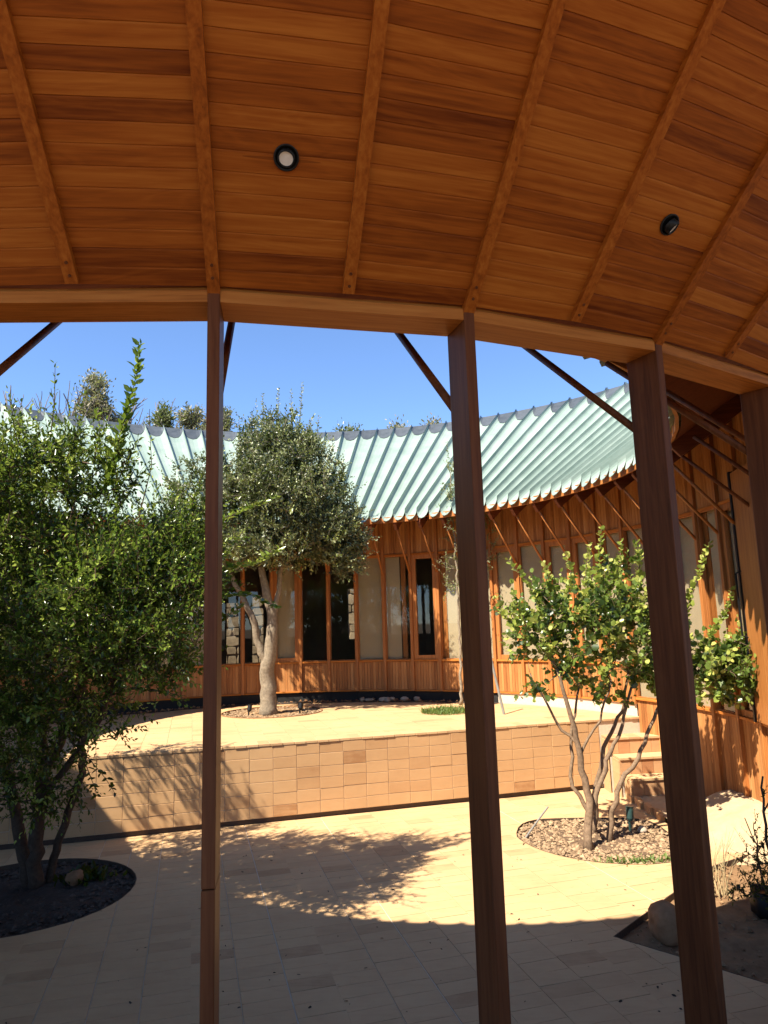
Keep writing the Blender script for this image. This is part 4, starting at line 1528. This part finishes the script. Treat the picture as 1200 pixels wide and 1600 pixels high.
# dry shrub in a black nursery bag, lower right
bag = thing("nursery_bag", "black plastic nursery bag holding a dry bush on the bare soil", "planter", (3.20, 6.45, -.03))
v, f = [], []
n = 22
rng = random.Random(4)
for k, (r_, z_) in enumerate([(.11, 0), (.14, .04), (.15, .11), (.135, .19), (.125, .21), (.11, .19)]):
    for i in range(n):
        t = 2 * pi * i / n
        rr = r_ * (1 + .06 * sin(5 * t + k) + rng.uniform(-.03, .03))
        v.append((rr * cos(t), rr * sin(t), z_ + rng.uniform(-.008, .008)))
for k in range(5):
    for i in range(n):
        f.append((k * n + i, k * n + (i + 1) % n, (k + 1) * n + (i + 1) % n, (k + 1) * n + i))
f.append(tuple(range(5 * n, 6 * n)))
obj("bag", mesh_data("bag", v, f, M_black, True), bag)
t5, n5 = make_tree("dry_shrub", "leggy dark-stemmed dry bush growing out of the black nursery bag", "shrub", (3.20, 6.45, .22),
    [([(3.24, 6.42, .22), (3.22, 6.42, .6), (3.25, 6.42, 1.12)], .016, .008), ([(3.14, 6.40, .22), (3.1, 6.38, .55), (3.02, 6.35, .8)], .009, .004),
     ([(3.28, 6.47, .22), (3.36, 6.45, .6), (3.42, 6.42, .95)], .009, .004), ([(3.17, 6.45, .22), (3.13, 6.44, .5), (3.11, 6.4, .7)], .008, .004),
     ([(3.24, 6.42, .85), (3.33, 6.4, 1.0), (3.4, 6.38, 1.15)], .007, .004)],
    [(3.2, 6.43, .45, .22, .2, .28, 34), (3.3, 6.43, .8, .2, .2, .3, 14), (3.02, 6.36, .22, .22, .2, .14, 26)],
    None, M_leaf_l, M_bark_d, nsh=2, shl=(.06, .14), gap=.03, size=(.022, .04), tone=(.0, .3), seedv=21)
dry = MB()
rng = random.Random(8)
for k in range(26):
    a = rng.uniform(0, 6.28); x, y = 2.98 + rng.uniform(-.08, .08), 6.9 + rng.uniform(-.08, .08)
    lean = rng.uniform(.1, .42)
    p = Vector((x, y, -.02)); d = Vector((cos(a) * lean - .12, sin(a) * lean, 1)).normalized()
    L = rng.uniform(.3, .62)
    pts = [p + d * L * t + Vector((cos(a), sin(a), 0)) * .10 * t * t for t in (0, .33, .66, 1)]
    dry.tube(pts, [.004, .0034, .0026, .001], 4, rng.random())
    if rng.random() < .7:
        b = a + rng.uniform(-1.4, 1.4)
        q = pts[2]; dry.tube([q, q + Vector((cos(b) * .08, sin(b) * .08, .12))], [.0024, .001], 4, rng.random())
tag(dry.build("dry_straw_tuft", M_straw), "tuft of dry straw-coloured twigs standing on the soil behind the right post", "dry plant")

# grass patch on the terrace
rng = np.random.default_rng(2)
gn = 900
ga, gr = rng.uniform(0, 6.28, gn), np.sqrt(rng.random(gn))
GP = np.stack([0.95 + .42 * gr * np.cos(ga), 12.35 + .36 * gr * np.sin(ga), np.full(gn, TZ)], 1)
GD = np.stack([rng.normal(size=gn) * .5, rng.normal(size=gn) * .5, np.ones(gn)], 1)
g_ = obj("grass_tuft", leaves_mesh("grass_tuft", GP, GD, rng.uniform(.05, .13, gn), rng.random(gn), M_grass, .14), kind="stuff")
# sprouts in the beds
gn = 260
GP = np.stack([2.62 + .3 * rng.normal(size=gn), 7.86 + .07 * rng.normal(size=gn), np.full(gn, -.03)], 1)
GD = np.stack([rng.normal(size=gn) * .7, rng.normal(size=gn) * .7, np.ones(gn)], 1)
obj("bed_weeds", leaves_mesh("bed_weeds", GP, GD, rng.uniform(.03, .08, gn), rng.random(gn), M_grass, .3), kind="stuff")
gn = 200
GP = np.stack([-3.25 + .12 * rng.normal(size=gn), 7.85 + .09 * rng.normal(size=gn), np.full(gn, -.02)], 1)
GD = np.stack([rng.normal(size=gn) * .7, rng.normal(size=gn) * .7, np.ones(gn)], 1)
obj("ground_ivy", leaves_mesh("ground_ivy", GP, GD, rng.uniform(.04, .12, gn), rng.random(gn) * .4, M_leaf_l, .5), kind="stuff")
# fallen leaves on the paving
gn = 170
GX, GY = rng.uniform(-3, 3, gn), rng.uniform(4.8, 9.2, gn)
GP = np.stack([GX, GY, np.full(gn, .005)], 1)
GD = np.stack([rng.normal(size=gn), rng.normal(size=gn), np.full(gn, .05)], 1)
obj("fallen_leaves", leaves_mesh("fallen_leaves", GP, GD, rng.uniform(.012, .036, gn), rng.random(gn), M_chip, .5), kind="stuff")

# ------------------------------------------------------------------ trees beyond the house
def far_tree(x, y, top, rx, rz, label, seedv, ncl=60, mat=M_leaf_b, cat="tree", nsh=5, lf=(.16, .30)):
    zb = hill_h(x, y) - .3
    zc = top - rz
    rng_ = np.random.default_rng(seedv)
    return make_tree("hill_tree", label, cat, (x, y, zb),
        [([(x, y, zb), (x + .1, y, zb + (zc - zb) * .6), (x, y, zc)], .16, .06)],
        [(x + rx * rng_.uniform(-.6, .6), y, zc + rz * rng_.uniform(-.7, .62), rx * rng_.uniform(.3, .6), rx * .5, rz * rng_.uniform(.2, .42), max(6, ncl // 6)) for _ in range(8)],
        None, mat, M_dbark, nsh=nsh, shl=(.25, .6), gap=.10, size=lf, tone=(.1, .9), seedv=seedv, aspect=.45, tip_r=.012, group="trees on the hill behind the roof")
far_tree(-14.3, 33, 15.3, 1.0, 1.7, "tallest rounded gum tree above the roof on the left", 31, 110)
far_tree(-13.4, 33.5, 12.9, .7, .8, "low dark bush at the foot of the tallest gum tree on the hill", 32, 60)
far_tree(-10.7, 33, 13.6, .36, .9, "narrow dark conifer-like tree on the hill left of the first post", 33, 36, M_leaf_c)
far_tree(-9.2, 33, 13.1, .7, .9, "brownish bush-like tree just left of the first post on the hill", 34, 70)
far_tree(-8.2, 34, 13.6, .6, .9, "second brownish tree on the hill, right at the first post", 35, 60)
far_tree(-11.9, 34, 12.6, .5, .5, "small round tree on the hill between gum and conifer", 36, 40)
far_tree(-1.5, 33, 12.15, .75, .8, "small dark tree peeking over the ridge right of the terrace tree", 37, 60, M_leaf_c)
far_tree(0.8, 33, 12.3, .34, .8, "narrow olive treetop over the ridge left of the middle post", 38, 36)
far_tree(2.5, 33, 12.0, .4, .6, "faint treetop just showing over the ridge beside the middle post", 39, 30)
def bare_tree(x, y, top, seedv, label, sp=.8):
    zb = hill_h(x, y) - .3
    rng_ = random.Random(seedv)
    root = thing("bare_tree", label, "tree", (x, y, zb), "bare trees on the hill behind the roof")
    m = MB()
    H = top - zb
    def grow(p, d, L, r, lev):
        pts = [p]
        for k in range(4):
            d = (d + Vector((rng_.gauss(0, .12), rng_.gauss(0, .12), .06))).normalized()
            pts.append(pts[-1] + d * L / 4)
        m.tube(pts, [r, r * .9, r * .8, r * .7, r * .55], 4 if lev else 6, cap=False)
        if lev < 3:
            for k in range(3 if lev else 6):
                i = rng_.choice((1, 2, 3, 4))
                nd = (d + Vector((rng_.gauss(0, .5), rng_.gauss(0, .4), .3))).normalized()
                grow(pts[i], nd, L * rng_.uniform(.42, .62), r * .5, lev + 1)
    grow(Vector((0, 0, 0)), Vector((0, 0, 1)), H * .62, .2, 0)
    m.build("trunk", M_dbark, root)
bare_tree(-12.9, 33, 14.9, 1, "leafless grey tree on the hill right beside the tallest gum tree")
bare_tree(-10.4, 33.4, 14.1, 2, "leafless grey tree on the hill behind the narrow dark conifer")
bare_tree(-17.6, 33, 14.9, 3, "leafless twiggy tree on the hill at the far left edge")
bare_tree(-16.0, 33.5, 14.6, 4, "leafless twiggy tree on the hill between the left edge and the tall gum")

# ------------------------------------------------------------------ small things
def boulder(name, label, loc, s, seedv, mat=M_rock):
    rng_ = random.Random(seedv)
    import bmesh
    bm = bmesh.new()
    bmesh.ops.create_icosphere(bm, subdivisions=3, radius=1)
    ph = [rng_.uniform(0, 6) for _ in range(6)]
    for v_ in bm.verts:
        c = v_.co
        k = 1 + .16 * sin(2.3 * c.x + ph[0]) + .13 * sin(3.1 * c.y + ph[1]) + .1 * sin(4 * c.z + ph[2]) + .05 * sin(9 * c.x + 7 * c.y + ph[3]) + rng_.uniform(-.015, .015)
        v_.co = Vector((c.x * s[0], c.y * s[1], c.z * s[2])) * k
    me = bpy.data.meshes.new(name)
    bm.to_mesh(me); bm.free()
    me.materials.append(mat)
    for p in me.polygons:
        p.use_smooth = True
    o = obj(name, me, None, loc)
    return tag(o, label, "rock")
boulder("boulder", "tan boulder sitting in the tip of the soil patch beside the third post", (2.17, 6.12, .07), (.15, .13, .14), 1)
boulder("boulder", "small tan stone lying among bark mulch behind the left trunk", (-3.33, 7.72, .02), (.09, .08, .09), 2)
boulder("boulder", "pale stone lying among the pebbles beside the green garden spotlight", (2.99, 8.92, .0), (.06, .05, .04), 3, M_pale)
rb = [(-.14, 14.42), (-.05, 14.36), (.03, 14.44), (-.55, 14.46), (-.4, 14.42), (.55, 14.36), (.3, 14.4)]
rbl = ["largest pale rubble stone at the foot of the far facade", "pale flat rubble stone in front of the largest rubble stone", "pale rubble stone touching the right of the largest one",
       "leftmost pale rubble stone of the heap by the plinth", "small pale rubble stone just left of the largest one", "rightmost pale rubble stone by the black plinth", "lone pale rubble stone between the heap and the rightmost stone"]
for k, ((x, y), lb) in enumerate(zip(rb, rbl)):
    boulder("rubble_stone", lb, (x, y - .13, TZ + .05), (.085 - .012 * (k % 4), .06, .05 - .006 * (k % 3)), 20 + k, M_pale)["group"] = "pale rubble stones along the plinth"

def garden_spot(loc, label, mat, h=.24, r=.035):
    t = thing("garden_spotlight", label, "garden light", loc, "garden spotlights in the beds")
    m = MB(); m.tube([(0, 0, -.03), (0, 0, h * .5)], r * .35, 8); m.build("stake", mat, t)
    m = MB(); m.tube([(0, 0, h * .42), (.01, .0, h * .5), (.02, .02, h * .93), (.022, .022, h)], [r * .7, r, r, r * 1.15], 14); m.build("lamp_head", mat, t, smooth=False)
garden_spot((2.86, 8.95, -.01), "dark green garden spotlight standing in the pebble bed behind the shrub", M_green, .26, .045)
garden_spot((-2.52, 12.85, TZ - .02), "black garden spotlight left of the terrace tree trunk", M_black, .2, .04)
garden_spot((-1.62, 12.95, TZ - .02), "black garden spotlight right of the terrace tree trunk", M_black, .2, .05)
m = MB(); m.tube([(1.56, 8.78, -.02), (1.75, 9.02, .09), (1.95, 9.26, .20)], .011, 8)
tag(m.build("irrigation_pipe", M_grey), "thin grey irrigation pipe sticking out of the pebble bed", "pipe")
m = MB(); m.tube([(1.70, 12.0, 2.05), (1.88, 11.9, TZ)], .022, 8)
tag(m.build("leaning_stake", M_grey), "grey pole leaning beside the middle post on the terrace", "pole")
